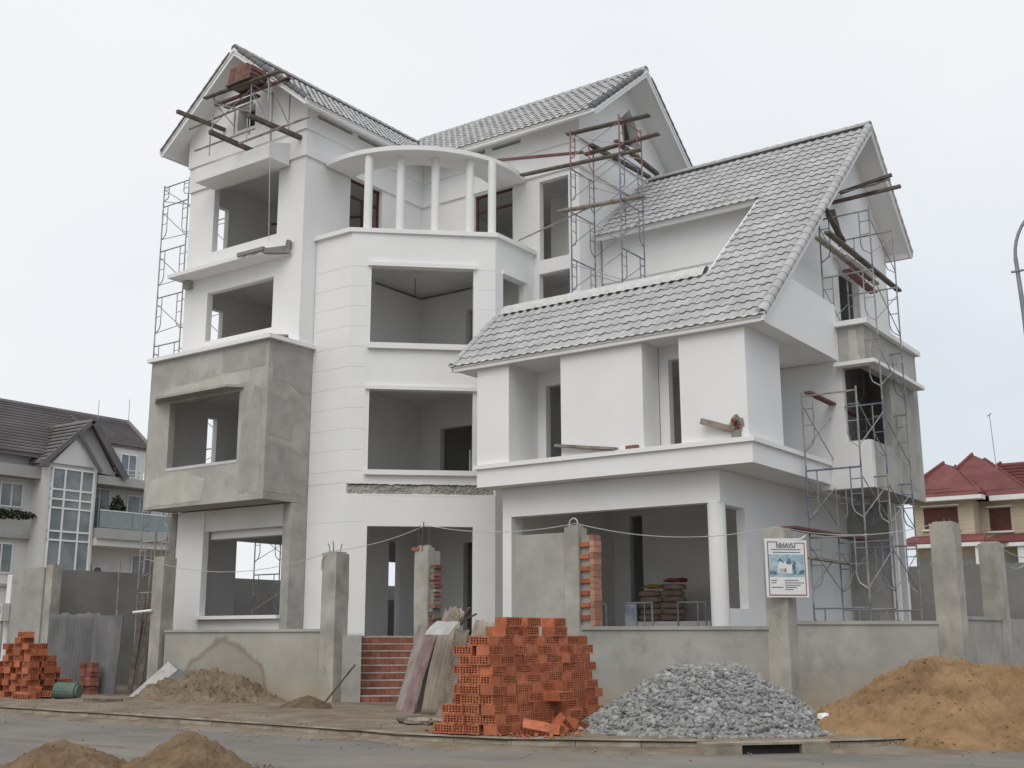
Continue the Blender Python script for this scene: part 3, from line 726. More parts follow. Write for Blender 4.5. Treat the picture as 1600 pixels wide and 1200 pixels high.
# cement box on the right side with its open corner window
QX, QY0, QY1 = -8.36, 25.88, 29.67
MB().panel((0, QY0), (1, 0), T, -9.0, QX, 7.70, 8.70).build('box_wall', CONC, V)
MB().panel((0, QY0), (1, 0), T, -9.599, -9.0, 7.70, 8.70).build('box_wall', WHITE, V)
MB().panel((QX, 0), (0, 1), T, QY0+T, QY1, 7.70, 8.70).build('box_wall', CONC, V)
MB().panel((QX, 0), (0, 1), T, 27.56, QY1, 5.97, 7.70).build('box_wall', CONC, V)
MB().panel((QX, 0), (0, 1), T, QY0+T, QY1, 4.88, 5.97).build('box_wall', CONC, V)
MB().panel((0, QY0), (1, 0), T, -9.599, QX, 4.88, 5.97).build('box_wall', WHITE, V)
MB().panel((0, QY0), (1, 0), T, -9.599, -8.94, 5.97, 7.70).build('box_wall', WHITE, V)
MB().panel((0, QY1+0.2), (-1, 0), T, -QX, 9.599, 4.88, 8.70).build('box_wall', CONC, V)
MB().box(-9.598, QX-T, QY0+T, QY1, 4.89, 5.02).build('box_floor', CONC, V)
MB().prism([(-9.4, QY0-0.12, 8.70), (QX+0.12, QY0-0.12, 8.70), (QX+0.12, QY1+0.3, 8.70), (-9.598, QY1+0.3, 8.70), (-9.598, QY0+0.01, 8.70), (-9.4, QY0+0.01, 8.70)], (0, 0, 0.12)).build('box_coping', WHITE, V)
MB().prism([(-9.02, 25.58, 7.70), (-8.06, 25.58, 7.70), (-8.06, 29.5, 7.70), (QX+0.001, 29.5, 7.70), (QX+0.001, QY0-0.001, 7.70), (-9.02, QY0-0.001, 7.70)], (0, 0, 0.09)).build('slab_hood', WHITE, V)
ragged((QX, 0), (0, 1), 0.005, [(26.3, 7.95), (27.6, 7.9), (27.9, 8.5), (26.5, 8.6)], CONC2, 8.0, 0.05)
ragged((QX, 0), (0, 1), 0.005, [(28.0, 5.1), (29.5, 5.1), (29.5, 7.4), (28.4, 7.0)], CONC2, 9.0, 0.05)
ragged((0, QY0), (1, 0), 0.005, [(-8.75, 7.85), (-8.5, 7.85), (-8.55, 8.6), (-8.72, 8.62)], CONC3, 9.5, 0.04)
# roof terrace behind the lower tile strip
MB().box(-16.2, -11.16, 23.5, 27.5, 8.9, 9.05).build('terrace_floor', WHITE, V)
MB().panel((0, 27.3), (1, 0), T, -16.2, -11.2, 9.05, 13.3).build('wall', WHITE, V)
MB().panel((0, 27.24), (1, 0), 0.06, -16.19, -11.21, 11.45, 13.2).build('frieze', WHITE, V)
MB().panel((-11.14, 27.3), (0, -1), 0.18, 0.0, 3.8, 8.9, 9.6).build('parapet', WHITE, V)
MB().poly((-11.14, 0), (0, -1), 0.15, [(-27.3, 9.0), (-23.5, 9.0), (-23.5, ZS(23.5)-0.2), (-27.3, ZS(27.3)-0.2)]).build('wall', WHITE, V)
# ------------------------------------------------------------------ roofs
def slab(pts, th, name, material, parent):
    """sloping slab under the tiles, given by its top outline"""
    mb = MB(); mb.prism(pts, (0, 0, -th)); return mb.build(name, material, parent)

DZ = 0.075
roofL = slab([(-24.46, 20.40, 18.47-DZ), (-21.41, 20.40, 16.05-DZ), (-21.41, 25.41, 16.05-DZ), (-24.46, 28.57, 18.47-DZ)], 0.12, 'roof', WHITE, V)
roofL2 = slab([(-24.46, 20.40, 18.47-DZ), (-27.51, 20.40, 16.05-DZ), (-27.51, 31.7, 16.05-DZ), (-24.46, 31.7, 18.47-DZ)], 0.12, 'roof', WHITE, V)
roofM = slab([(-24.46, 28.57, 18.47-DZ), (-21.41, 25.41, 16.05-DZ), (-15.35, 25.41, 16.05-DZ), (-15.35, 28.57, 18.47-DZ)], 0.12, 'roof', WHITE, V)
roofM2 = slab([(-24.46, 28.57, 18.47-DZ), (-24.46, 31.73, 16.05-DZ), (-15.35, 31.73, 16.05-DZ), (-15.35, 28.57, 18.47-DZ)], 0.12, 'roof', WHITE, V)
R3 = lambda x0, x1, y0, y1: [(x0, y0, ZS(y0)-DZ), (x1, y0, ZS(y0)-DZ), (x1, y1, ZS(y1)-DZ), (x0, y1, ZS(y1)-DZ)]
roofR = slab(R3(-17.02, -11.14, 21.42, 23.42), 0.12, 'roof', WHITE, V)
slab(R3(-11.139, -8.98, 21.42, 29.46), 0.12, 'roof', WHITE, V)
slab(R3(-16.12, -11.14, 26.74, 29.46), 0.12, 'roof', WHITE, V)
slab([(-16.12, 29.46, 15.25-DZ), (-8.98, 29.46, 15.25-DZ), (-8.98, 32.40, 12.44-DZ), (-16.12, 32.40, 12.44-DZ)], 0.12, 'roof', WHITE, V)

def fascia_x(x0, x1, y, z, out_=-1):
    """two-step eaves board along x; z = height of its top"""
    mb = MB()
    ya, yb, yc = y, y+out_*0.03, y+out_*0.06
    z -= 0.07
    mb.box(x0, x1, min(y-out_*0.10, yb), max(y-out_*0.10, yb), z-0.17, z-0.085)
    mb.box(x0, x1, min(y-out_*0.10, yc), max(y-out_*0.10, yc), z-0.085, z)
    return mb.build('fascia', WHITE, V)
def fascia_y(y0, y1, x, z, out_=1):
    mb = MB()
    z -= 0.07
    mb.box(min(x-out_*0.10, x+out_*0.03), max(x-out_*0.10, x+out_*0.03), y0, y1, z-0.17, z-0.085)
    mb.box(min(x-out_*0.10, x+out_*0.06), max(x-out_*0.10, x+out_*0.06), y0, y1, z-0.085, z)
    return mb.build('fascia', WHITE, V)
fascia_y(20.40, 25.40, -21.41, 16.05)
fascia_y(20.40, 31.7, -27.51, 16.05, -1)
fascia_x(-21.35, -15.35, 25.41, 16.05)
fascia_x(-17.00, -8.99, 21.42, 8.11)
fascia_x(-16.12, -11.2, 26.74, ZS(26.74))
fascia_x(-16.1, -8.99, 32.40, 12.44, 1)
def barge(p, q, nrm_, zmin, h=0.24, parent=V):
    """sloping gable board below the tile edge from ridge p to eaves q, cut level at zmin"""
    p = Vector(p); q = Vector(q); nrm_ = Vector(nrm_)
    def cut(hh, off, th):
        P = [p, q]
        zb_ = q.z-hh
        if zb_ < zmin:
            t = (p.z-hh-zmin)/(p.z-q.z)
            P += [Vector((q.x, q.y, zmin)), p.lerp(q, t)-Vector((0, 0, hh))]
        else: P += [q-Vector((0, 0, hh))]
        P += [p-Vector((0, 0, hh))]
        return [v_+nrm_*off for v_ in P], nrm_*th
    a, b = cut(h, 0.0, 0.05); c, d = cut(h*0.45, 0.0505, 0.03)
    MB().prism(a, b).prism(c, d).build('gable_board', WHITE, parent)
barge((-24.46, 20.40, 18.44), (-21.35, 20.40, 15.98), (0, -1, 0), 15.81); barge((-24.46, 20.40, 18.44), (-27.57, 20.40, 15.98), (0, -1, 0), 15.81)
barge((-15.35, 28.57, 18.44), (-15.35, 25.35, 15.89), (1, 0, 0), 15.81); barge((-15.35, 28.57, 18.44), (-15.35, 31.79, 15.89), (1, 0, 0), 15.81)
barge((-8.98, 29.46, 15.22), (-8.98, 21.36, ZS(21.36)-0.02), (1, 0, 0), 7.87, 0.26); barge((-8.98, 29.46, 15.22), (-8.98, 32.46, 12.36), (1, 0, 0), 12.2, 0.26)
barge((-17.02, 23.42, ZS(23.42)-0.02), (-17.02, 21.36, ZS(21.36)-0.02), (-1, 0, 0), 7.87, 0.2)

# tiles
PW, PL = 0.242, 0.372
def tile_shape():
    """one roll tile: local x across, y upslope, z off the roof"""
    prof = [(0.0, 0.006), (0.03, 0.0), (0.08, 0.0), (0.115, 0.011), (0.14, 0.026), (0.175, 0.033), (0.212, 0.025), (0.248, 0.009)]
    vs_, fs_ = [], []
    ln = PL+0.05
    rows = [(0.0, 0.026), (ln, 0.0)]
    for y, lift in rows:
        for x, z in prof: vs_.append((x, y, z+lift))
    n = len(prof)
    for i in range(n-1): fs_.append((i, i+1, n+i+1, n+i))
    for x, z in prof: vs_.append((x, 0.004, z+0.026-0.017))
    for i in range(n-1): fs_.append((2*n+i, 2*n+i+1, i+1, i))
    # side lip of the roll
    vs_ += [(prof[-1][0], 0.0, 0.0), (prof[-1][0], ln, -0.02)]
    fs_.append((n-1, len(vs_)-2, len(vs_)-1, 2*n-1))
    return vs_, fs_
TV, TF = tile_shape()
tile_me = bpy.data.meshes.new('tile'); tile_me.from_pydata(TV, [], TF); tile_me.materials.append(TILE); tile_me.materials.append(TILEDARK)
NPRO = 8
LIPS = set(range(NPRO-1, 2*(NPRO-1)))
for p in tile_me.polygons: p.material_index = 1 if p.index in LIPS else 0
tiles_one, tiles_rest = [], []
def field(o, du, dv, w, h, keep=None, one=None):
    """rows of tiles over a slope: o = eaves corner, du along the eaves, dv upslope"""
    du = Vector(du).normalized(); dv = Vector(dv).normalized(); nn = du.cross(dv)
    o = Vector(o)-dv*0.10
    nc = int(round(w/PW)); pw = w/nc; nr = int(h/PL)+1
    for r in range(nr):
        for c in range(nc):
            p = o+du*(c*pw)+dv*(r*PL)
            ctr = p+du*PW/2+dv*PL/2
            if r*PL > h-0.05: continue
            if keep and not keep(ctr): continue
            j = random.uniform(-0.004, 0.004); rz_ = random.uniform(-0.008, 0.008)
            M_ = Matrix((du+dv*rz_, dv-du*rz_, nn)).transposed().to_4x4(); M_.translation = p+nn*(0.004+j)
            if one and len(tiles_one) < 300 and one(r, c, ctr): tiles_one.append(M_)
            else: tiles_rest.append(M_)
sl = math.sqrt(1+0.888**2)
gap = lambda c: not (c.x < -11.10 and 23.36 < c.y < 26.66)
# right wing, long slope: the nearest rows are single tiles
field((-17.06, 21.42, ZS(21.42)-DZ), (1, 0, 0), (0, 1, 0.888), 8.14, 8.04*sl, lambda c: gap(c) and not (c.x < -16.12 and c.y > 23.4), lambda r, c, p: p.y < 23.36 or p.x > -10.6)
sl2 = math.sqrt(1+0.793**2)
field((-15.29, 25.41, 0), (-1, 0, 0), (0, 1, 0), 0.0001, 0) if False else None
field((-24.46, 25.41, 16.05-DZ), (1, 0, 0), (0, 1, 0.793), 9.17, 3.16*sl2, lambda c: (c.y-28.57) > -(c.x+24.46)*1.036-0.05)
field((-21.41, 20.33, 16.05-DZ), (0, 1, 0), (-1, 0, 0.793), 8.3, 3.05*sl2, lambda c: (c.y-28.57) < -(c.x+24.46)*1.036+0.10)
field((-27.51, 31.7, 16.05-DZ), (0, -1, 0), (1, 0, 0.793), 11.37, 3.05*sl2)
field((-15.29, 31.73, 16.05-DZ), (-1, 0, 0), (0, -1, 0.793), 9.17, 3.16*sl2)
field((-8.92, 32.40, 12.44-DZ), (-1, 0, 0), (0, -1, 0.955), 7.2, 2.94*math.sqrt(1+0.955**2))
rt_holder = roofR
for M_ in tiles_one:
    o = bpy.data.objects.new('tile', tile_me); COL.objects.link(o); o.parent = rt_holder; o.matrix_basis = M_
mb = MB()
for M_ in tiles_rest: mb.add([M_ @ Vector(p) for p in TV], TF)
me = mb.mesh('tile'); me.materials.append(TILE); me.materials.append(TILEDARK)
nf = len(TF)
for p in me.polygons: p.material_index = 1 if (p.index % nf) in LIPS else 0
tr_ = bpy.data.objects.new('tile_field', me); link(tr_, V); tr_['kind'] = 'stuff'
# ridge and verge caps
def caps(p, q, r, step, nrm_up, parent, name='ridge_cap', half=True, material=TILE):
    p = Vector(p); q = Vector(q); ax = (q-p).normalized(); n = int((q-p).length/step)
    upv = Vector(nrm_up).normalized(); side = ax.cross(upv).normalized(); upv = side.cross(ax)
    vs_, fs_ = [], []
    K = 7; lt = step*1.12
    for k, (t, rr) in enumerate(((0.0, r*1.08), (lt, r*0.92))):
        for i in range(K):
            a = math.pi*(i/(K-1)*1.1-0.05); vs_.append((math.cos(a)*rr, t, math.sin(a)*rr*0.85))
    for i in range(K-1): fs_.append((i, i+1, K+i+1, K+i))
    for i in range(K):
        a = math.pi*(i/(K-1)*1.1-0.05); vs_.append((math.cos(a)*r*0.86, 0.0, math.sin(a)*r*0.66))
    for i in range(K-1): fs_.append((2*K+i, 2*K+i+1, i+1, i))
    me_ = bpy.data.meshes.new(name); me_.from_pydata(vs_, [], fs_); me_.materials.append(material)
    for i in range(n):
        M_ = Matrix((side, ax, upv)).transposed().to_4x4(); M_.translation = p+ax*(i*step)
        o = bpy.data.objects.new(name, me_); COL.objects.link(o); o.parent = parent; o.matrix_basis = M_
caps((-24.46, 20.34, 18.44), (-24.46, 28.6, 18.44), 0.13, 0.33, (0, 0, 1), roofL)
caps((-15.29, 28.57, 18.44), (-24.4, 28.57, 18.44), 0.13, 0.33, (0, 0, 1), roofM)
caps((-8.92, 29.46, 15.22), (-16.1, 29.46, 15.22), 0.13, 0.33, (0, 0, 1), roofR)
# verge tiles down the gable edges
v3 = Vector((0, 1, 0.888)).normalized()
caps((-8.97, 21.38, ZS(21.38)-0.03), (-8.97, 29.4, ZS(29.4)-0.03), 0.105, 0.335, (0.55, -0.6, 0.8), roofR, 'verge_tile')
caps((-17.04, 21.38, ZS(21.38)-0.05), (-17.04, 23.4, ZS(23.4)-0.05), 0.09, 0.335, (-0.3, -0.6, 0.8), roofR, 'verge_tile')
caps((-8.97, 32.42, 12.38), (-8.97, 29.5, 15.17), 0.10, 0.335, (0.6, 0.6, 0.8), roofR, 'verge_tile')
caps((-15.34, 25.37, 15.97), (-15.34, 28.5, 18.42), 0.10, 0.335, (0.6, -0.5, 0.8), roofM, 'verge_tile', material=TILEDARK)
caps((-15.34, 31.77, 15.97), (-15.34, 28.64, 18.42), 0.10, 0.335, (0.6, 0.5, 0.8), roofM, 'verge_tile', material=TILEDARK)
caps((-21.37, 20.39, 15.99), (-24.4, 20.39, 18.42), 0.10, 0.335, (0.4, -0.6, 0.8), roofL, 'verge_tile', material=TILEDARK)
caps((-27.55, 20.39, 15.99), (-24.52, 20.39, 18.42), 0.10, 0.335, (-0.4, -0.6, 0.8), roofL, 'verge_tile', material=TILEDARK)
# mortar coping along the terrace edge, lumpy where it meets the tiles
def cop(u, v):
    x = -16.95+u*5.8
    yy = [23.22, 23.30, 23.42, 23.46, 23.60, 23.64][v]; zz_ = [ZS(23.22)+0.02, ZS(23.30)+0.07, ZS(23.42)+0.10, ZS(23.42)+0.13, ZS(23.42)+0.13, 9.0][v]
    w = 0.035*math.sin(x*2*math.pi/PW) if v == 0 else 0
    return (x, yy+w, zz_+0.008*fbm(x*4, v*3.0))
mb = MB()
nu = 160
for i in range(nu+1):
    for j in range(6): mb.v.append(cop(i/nu, j))
for i in range(nu):
    for j in range(5):
        a = i*6+j; mb.f.append((a, a+6, a+7, a+1))
mb.build('terrace_coping', MORTAR, V)
# valley gutter where the two upper roofs meet
MB().beam((-24.3, 28.42, 18.36), (-21.38, 25.38, 16.02), 0.22, 0.03).build('valley', TILE, V)
# ------------------------------------------------------------------ boundary walls
FY = 19.5
def post(parent, x0, x1, y0, y1, z1, rebar=True, taper=0.0, seed=0):
    mb = MB()
    rnd = random.Random(seed)
    n = 9
    vs_ = []
    for i in range(n):
        z = -0.05+(z1+0.05)*i/(n-1)
        j = lambda: rnd.uniform(-0.008, 0.008)
        for (x, y) in ((x0, y0), (x1, y0), (x1, y1), (x0, y1)): vs_.append((x+j(), y+j(), z+(rnd.uniform(-0.02, 0.02) if i == n-1 else 0)))
    fs_ = []
    for i in range(n-1):
        for k in range(4): fs_.append((4*i+k, 4*i+(k+1) % 4, 4*i+4+(k+1) % 4, 4*i+4+k))
    fs_.append((4*n-4, 4*n-3, 4*n-2, 4*n-1))
    o = mb.add(vs_, fs_).build('post', FPOST, parent)
    cx_, cy_ = (x0+x1)/2, (y0+y1)/2
    MB().prism([(x0+0.05, y0+0.05, z1-0.01), (x1-0.05, y0+0.05, z1-0.01), (x1-0.05, y1-0.05, z1-0.01), (x0+0.05, y1-0.05, z1-0.01)], (0, 0, 0.05)).build('mortar_cap', FPOST, o)
    if rebar:
        for k, (dx, dy, h) in enumerate(((-0.12, -0.1, rebar*0.85), (0.02, -0.12, rebar), (0.12, 0.02, rebar*0.8))):
            MB().path([(cx_+dx, cy_+dy, z1-0.1), (cx_+dx+rnd.uniform(-.02, .02), cy_+dy, z1+h*0.6), (cx_+dx+rnd.uniform(-.05, .05), cy_+dy, z1+h)], 0.012, 5).build('rebar', REBAR, o)
    return o

fl = thing('boundary_wall', 'grey rendered front wall with a damp sand stain, left of the brick steps', 'wall', (-22, FY, 0))
MB().panel((0, FY+0.08), (1, 0), 0.16, -25.0, -19.33, -0.05, 1.70).build('panel', FENCES, fl)
MB().box(-25.0, -19.33, FY+0.04, FY+0.28, 1.70, 1.76).build('coping', FENCE, fl)
post(fl, -25.55, -25.12, FY, FY+0.4, 3.62, rebar=False, seed=2)
post(fl, -19.33, -18.88, FY-0.02, FY+0.42, 3.48, rebar=0.28, seed=3)

fg = thing('gate_post', 'ragged concrete gate post with a brick spine and bent rebar beside the steps', 'post', (-16.3, FY, 0))
post(fg, -16.53, -16.14, FY, FY+0.22, 3.50, rebar=0.55, seed=4)
mb = MB()
MB().box(-16.5, -16.15, FY+0.23, FY+0.42, 0.1, 3.42).build('column', FPOST, fg)
for k in range(22):
    z = 1.25+k*0.085
    if z > 3.05: break
    MB().box(-16.14, -16.02+random.uniform(-0.05, 0.04), FY+0.06+random.uniform(-.02, .04), FY+0.33+random.uniform(-.05, .03), z, z+random.uniform(0.05, 0.08)).build('brick', BRICKR if random.random() < .75 else CONCD, fg)
MB().box(-16.14, -16.055, FY+0.08, FY+0.34, 0.1, 3.1).build('core', CONCD, fg)
MB().beam((-16.58, FY-0.02, 3.46), (-16.40, FY+0.02, 3.47), 0.10, 0.07).build('brick', BRICK, fg)

fp = thing('gate_pier', 'wide rendered pier with toothed orange bricks exposed on its right edge', 'pier', (-13, FY, 0))
MB().panel((0, FY), (1, 0), 0.24, -13.82, -12.58, -0.05, 3.62).build('panel', FENCE, fp)
post(fp, -12.58, -12.25, FY-0.05, FY+0.28, 3.72, rebar=False, seed=6)
MB().box(-12.249, -12.02, FY+0.05, FY+0.22, 0.0, 3.55).build('core', FPOST, fp)
k = 0
z = 0.25
while z < 3.45:
    d_ = 0.0 if k % 2 else 0.012
    if k % 2 == 0: MB().box(-12.248, -12.04+random.uniform(-.02, .02), FY-0.005, FY+0.26, z, z+0.085).build('brick', BRICK, fp)
    MB().box(-12.02, -11.92+random.uniform(-.008, .008), FY-0.01, FY+0.27, z, z+0.112).build('brick', PINKBRICK, fp)
    z += 0.118; k += 1

# right boundary wall on the splayed corner
fr_ = thing('boundary_wall', 'grey rendered splayed wall behind the gravel and sand heaps', 'wall', (-9, 22, 0))
CO, CD = Vector((-11.6, 19.12, 0)), Vector((0.7071, 0.7071, 0))
for a0, a1, zt in ((-0.35, 3.38, 1.70), (3.90, 7.25, 1.80)):
    MB().panel(CO, CD, 0.16, a0, a1, -0.05, zt).build('panel', FENCE, fr_)
    MB().obox(CO, CD, a0, a1, -0.20, 0.03, zt, zt+0.07).build('coping', FENCE, fr_)
post(fr_, -9.24, -8.79, 21.50, 21.95, 3.63, rebar=False, seed=8)
post(fr_, -6.70, -6.22, 24.02, 24.50, 3.80, rebar=0.12, seed=9)
MB().panel((-6.3, 0), (0, 1), 0.16, 24.5, 27.6, -0.05, 1.90).build('panel', FENCE, fr_)
MB().obox((-6.3, 0), (0, 1), 24.5, 27.6, -0.20, 0.03, 1.90, 1.97).build('coping', FENCE, fr_)
post(fr_, -6.65, -6.2, 27.6, 28.05, 3.62, rebar=False, seed=10)
MB().panel((-6.3, 0), (0, 1), 0.16, 28.05, 34, -0.05, 1.95).build('panel', FENCE, fr_)
# two stub pipes behind the wall
for x, y, h in ((-7.0, 26.0, 2.5), (-6.75, 26.5, 2.42)):
    p_ = tag(MB().path([(x, y, 0.1), (x, y, h), (x-0.08, y-0.05, h+0.08)], 0.035, 8).build('standpipe', REBAR), 'dark stub pipe rising behind the right boundary wall, %s of the pair' % ('nearer' if y < 26.2 else 'farther'), 'pipe', 'stub pipes behind the right wall')

# neighbours' walls
nw = tag(MB().panel((0, 38), (1, 0), 0.2, -31, 14, -0.05, 3.75).build('rear_boundary_wall', NWALL), 'plain dark grey rear boundary wall right of the villa', 'wall')
nw = thing('side_boundary_wall', 'dark grey side wall behind the corrugated sheet gate', 'wall', (-31, 28, 0))
MB().panel((-31, 0), (0, 1), 0.2, 19.9, 38, -0.05, 3.55).build('panel', NWALL, nw)
wl = thing('neighbour_gate_wall', 'tall pale rendered wall end with an electric meter at far left', 'wall', (-31, FY, 0))
MB().panel((0, FY-0.1), (1, 0), 0.3, -31.95, -30.35, -0.05, 3.55).build('panel', FENCE, wl)
MB().box(-30.34, -30.0, FY-0.05, FY+0.25, -0.05, 3.62).build('pilaster', FPOST, wl)
MB().box(-32.25, -31.96, FY-0.06, FY+0.16, -0.05, 3.4).build('pilaster', WHITEP, wl)
mt = MB().box(-32.25, -31.9, FY-0.36, FY-0.12, 2.05, 2.55).build('meter_box', ACWHITE, wl)
MB().box(-32.2, -31.96, FY-0.375, FY-0.36, 2.28, 2.48).build('dial', GREYTRIM, mt)
MB().tube((-32.05, FY-0.24, 0.1), (-32.05, FY-0.24, 2.05), 0.05, 8).build('conduit', GREYTRIM, wl)

# corrugated sheets and junk at the left entrance
def corrugated(name, o, d, w, h, amp, pitch, lean, material, label, cat, jag=0.05, seed=1, th=0.008, group=None, bend=0.0, z0=0.1):
    d = Vector((d[0], d[1], 0)).normalized(); n = Vector((d.y, -d.x, 0)); o = Vector(o)
    nu = max(8, int(w/pitch*8)); nv = 14
    mb = MB()
    rows = []
    for side in (0, 1):
        for i in range(nu+1):
            a = w*i/nu
            top = h+jag*fbm(a*2.2+seed, seed*1.7)+jag*0.6*fbm(a*9+seed, 3.1)
            for j in range(nv+1):
                t = j/nv
                off = amp*math.sin(a/pitch*2*math.pi)+bend*math.sin(t*math.pi)+0.02*fbm(a*2, t*3+seed)-side*th
                z = z0+top*t
                p = o+d*a+n*(off-lean*t)
                mb.v.append((p.x, p.y, z))
    K = (nu+1)*(nv+1)
    for i in range(nu):
        for j in range(nv):
            a = i*(nv+1)+j
            mb.f.append((a, a+nv+1, a+nv+2, a+1)); mb.f.append((K+a+1, K+a+nv+2, K+a+nv+1, K+a))
    for i in range(nu):
        a = i*(nv+1); mb.f.append((a, K+a, K+a+nv+1, a+nv+1)); a += nv; mb.f.append((a, a+nv+1, K+a+nv+1, K+a))
    for j in range(nv):
        a = j; mb.f.append((a, a+1, K+a+1, K+a)); a = nu*(nv+1)+j; mb.f.append((a, K+a, K+a+1, a+1))
    return tag(mb.build(name, material, smooth=amp > 0.012), label, cat, group)
corrugated('corrugated_sheet', (-29.75, FY-0.2, 0), (1, 0), 2.25, 2.12, 0.022, 0.15, 0.06, SHEET, 'ragged-topped grey corrugated sheet closing the left entrance', 'sheet', 0.07, 3)
corrugated('corrugated_sheet', (-27.6, FY-0.32, 0), (1, 0), 1.2, 2.05, 0.004, 0.3, 0.10, SHEET, 'narrow flat grey board standing beside the corrugated sheet gate', 'sheet', 0.01, 5, th=0.04)
for k, (x, lean, h, y) in enumerate(((-26.15, 0.35, 2.6, 19.7), (-25.85, 0.5, 2.3, 19.75), (-26.3, 0.2, 2.0, 19.8))):
    tag(MB().beam((x, y-0.25, 0.1), (x-lean*0.4, y+lean*0.3, h), 0.14, 0.03).build('plank', WOODD), ['tallest dark plank leaning in the gap left of the damp-stained wall', 'middle dark plank leaning in the gap left of the damp-stained wall', 'shortest dark plank leaning in the gap left of the damp-stained wall'][k], 'plank', 'planks in the left gap')
for k, (x, h, y) in enumerate(((-27.55, 3.6, 19.9), (-26.4, 3.9, 20.0), (-26.25, 4.4, 20.05), (-25.95, 3.2, 19.9))):
    tag(MB().path([(x, y, 0.1), (x+0.03, y, h*0.5), (x+0.10*(k % 2), y, h)], 0.028, 6).build('bamboo_pole', WOOD), ['thin pole standing behind the narrow flat grey board', 'second thin pole from the left behind the left gap', 'tallest thin pole behind the left gap', 'shortest thin pole just left of the tall left fence post'][k], 'pole', 'poles behind the left gap')
tag(MB().tube((-26.2, 19.45, 2.22), (-25.45, 19.45, 2.26), 0.035, 8).build('white_pipe', WHITEP), 'short white pipe lying level across the left gap', 'pipe')
# grey sheets leaning on the left post
for k, (x, w, h, dx, ln_) in enumerate(((-24.95, 0.55, 0.95, 0.35, 0.35), (-24.55, 0.5, 0.78, 0.42, 0.42), (-24.25, 0.55, 0.55, 0.3, 0.5))):
    MBs = MB().prism([(x, 18.55+0.12*k, 0.12), (x+w, 18.6+0.12*k, 0.12), (x+w*0.75+dx, 19.4, h*0.8), (x+dx, 19.42, h)], (0.012, -0.02, 0.012))
    tag(MBs.build('fibre_board', GREYBOARD if k != 1 else SHEET), ['largest of three pale boards leaning at the left end of the stained wall', 'middle grey board of three leaning at the left end of the stained wall', 'lowest pale board of three leaning at the left end of the stained wall'][k], 'board', 'boards leaning on the stained wall')
# green sack, brick stack, stick by the left entrance
def blob(c, r, sq, seed, n=10, m_=14, amp=0.12):
    mb = MB()
    for i in range(n+1):
        th = math.pi*i/n
        for j in range(m_):
            ph = 2*math.pi*j/m_
            d = Vector((math.sin(th)*math.cos(ph), math.sin(th)*math.sin(ph), math.cos(th)))
            k = 1+amp*fbm(d.x*1.5+seed, d.y*1.5, d.z*1.5)
            mb.v.append((c[0]+d.x*r[0]*k, c[1]+d.y*r[1]*k, c[2]+math.copysign(abs(d.z)**sq, d.z)*r[2]*k))
    for i in range(n):
        for j in range(m_):
            a = i*m_+j; b = i*m_+(j+1) % m_
            mb.f.append((a, a+m_, b+m_, b))
    return mb
gb = thing('green_drum', 'dented dark green plastic drum lying on the dirt by the left sheets', 'drum', (-26.0, 17.6, 0.1))
MB().tube((-26.2, 17.35, 0.30), (-25.72, 17.6, 0.28), 0.2, 16).build('drum_body', GREENP, gb)
MB().tube((-25.72, 17.6, 0.28), (-25.66, 17.63, 0.28), 0.16, 16).build('rim', GREENP, gb)
bs = thing('broken_brick_stack', 'small stack of dull red bricks standing against the corrugated sheet', 'brick stack', (-27.2, 18.9, 0.1))
for k in range(7):
    for q in range(2):
        x = -27.35+0.26*q+random.uniform(-.03, .03); z = 0.11+k*0.118
        MB().box(x, x+0.23, 18.75+random.uniform(-.03, .03), 19.0, z, z+0.11).build('brick', BRICKR, bs)
tag(MB().beam((-24.1, 16.7, 0.17), (-23.1, 17.0, 0.17), 0.08, 0.06).build('timber_offcut', WOODD), 'dark timber offcut lying flat on the dirt pavement at left', 'timber')

# ------------------------------------------------------------------ brick steps and flank wall
st = thing('brick_steps', 'flight of bare red brick steps with pale mortar joints between the gate posts', 'steps', (-17.7, 21, 0))
nst = 9
for k in range(nst):
    w1 = 2.45-0.25*k
    z = 0.10+0.165*k
    MB().obox(BA, BD, 0.50, 3.40, 0.02, w1, z, z+0.138).build('step_riser', BRICKR, st)
    MB().obox(BA, BD, 0.50, 3.40, 0.02, w1+0.014, z+0.138, z+0.165).build('mortar_tread', PALEMORTAR, st)
    for q in range(13):
        a = 0.52+q*0.225+(0.11 if k % 2 else 0)
        if a+0.2 > 3.4: continue
        MB().obox(BA, BD, a, a+0.205, w1, w1+0.012+random.uniform(0, 0.012), z+0.008, z+0.132).build('brick', BRICKR, st)
tag(MB().obox(BA, BD, 0.06, 0.50, 0.02, 2.55, 0.0, 1.62).build('step_flank_wall', CONC), 'smooth grey cement flank wall on the left of the brick steps', 'wall')

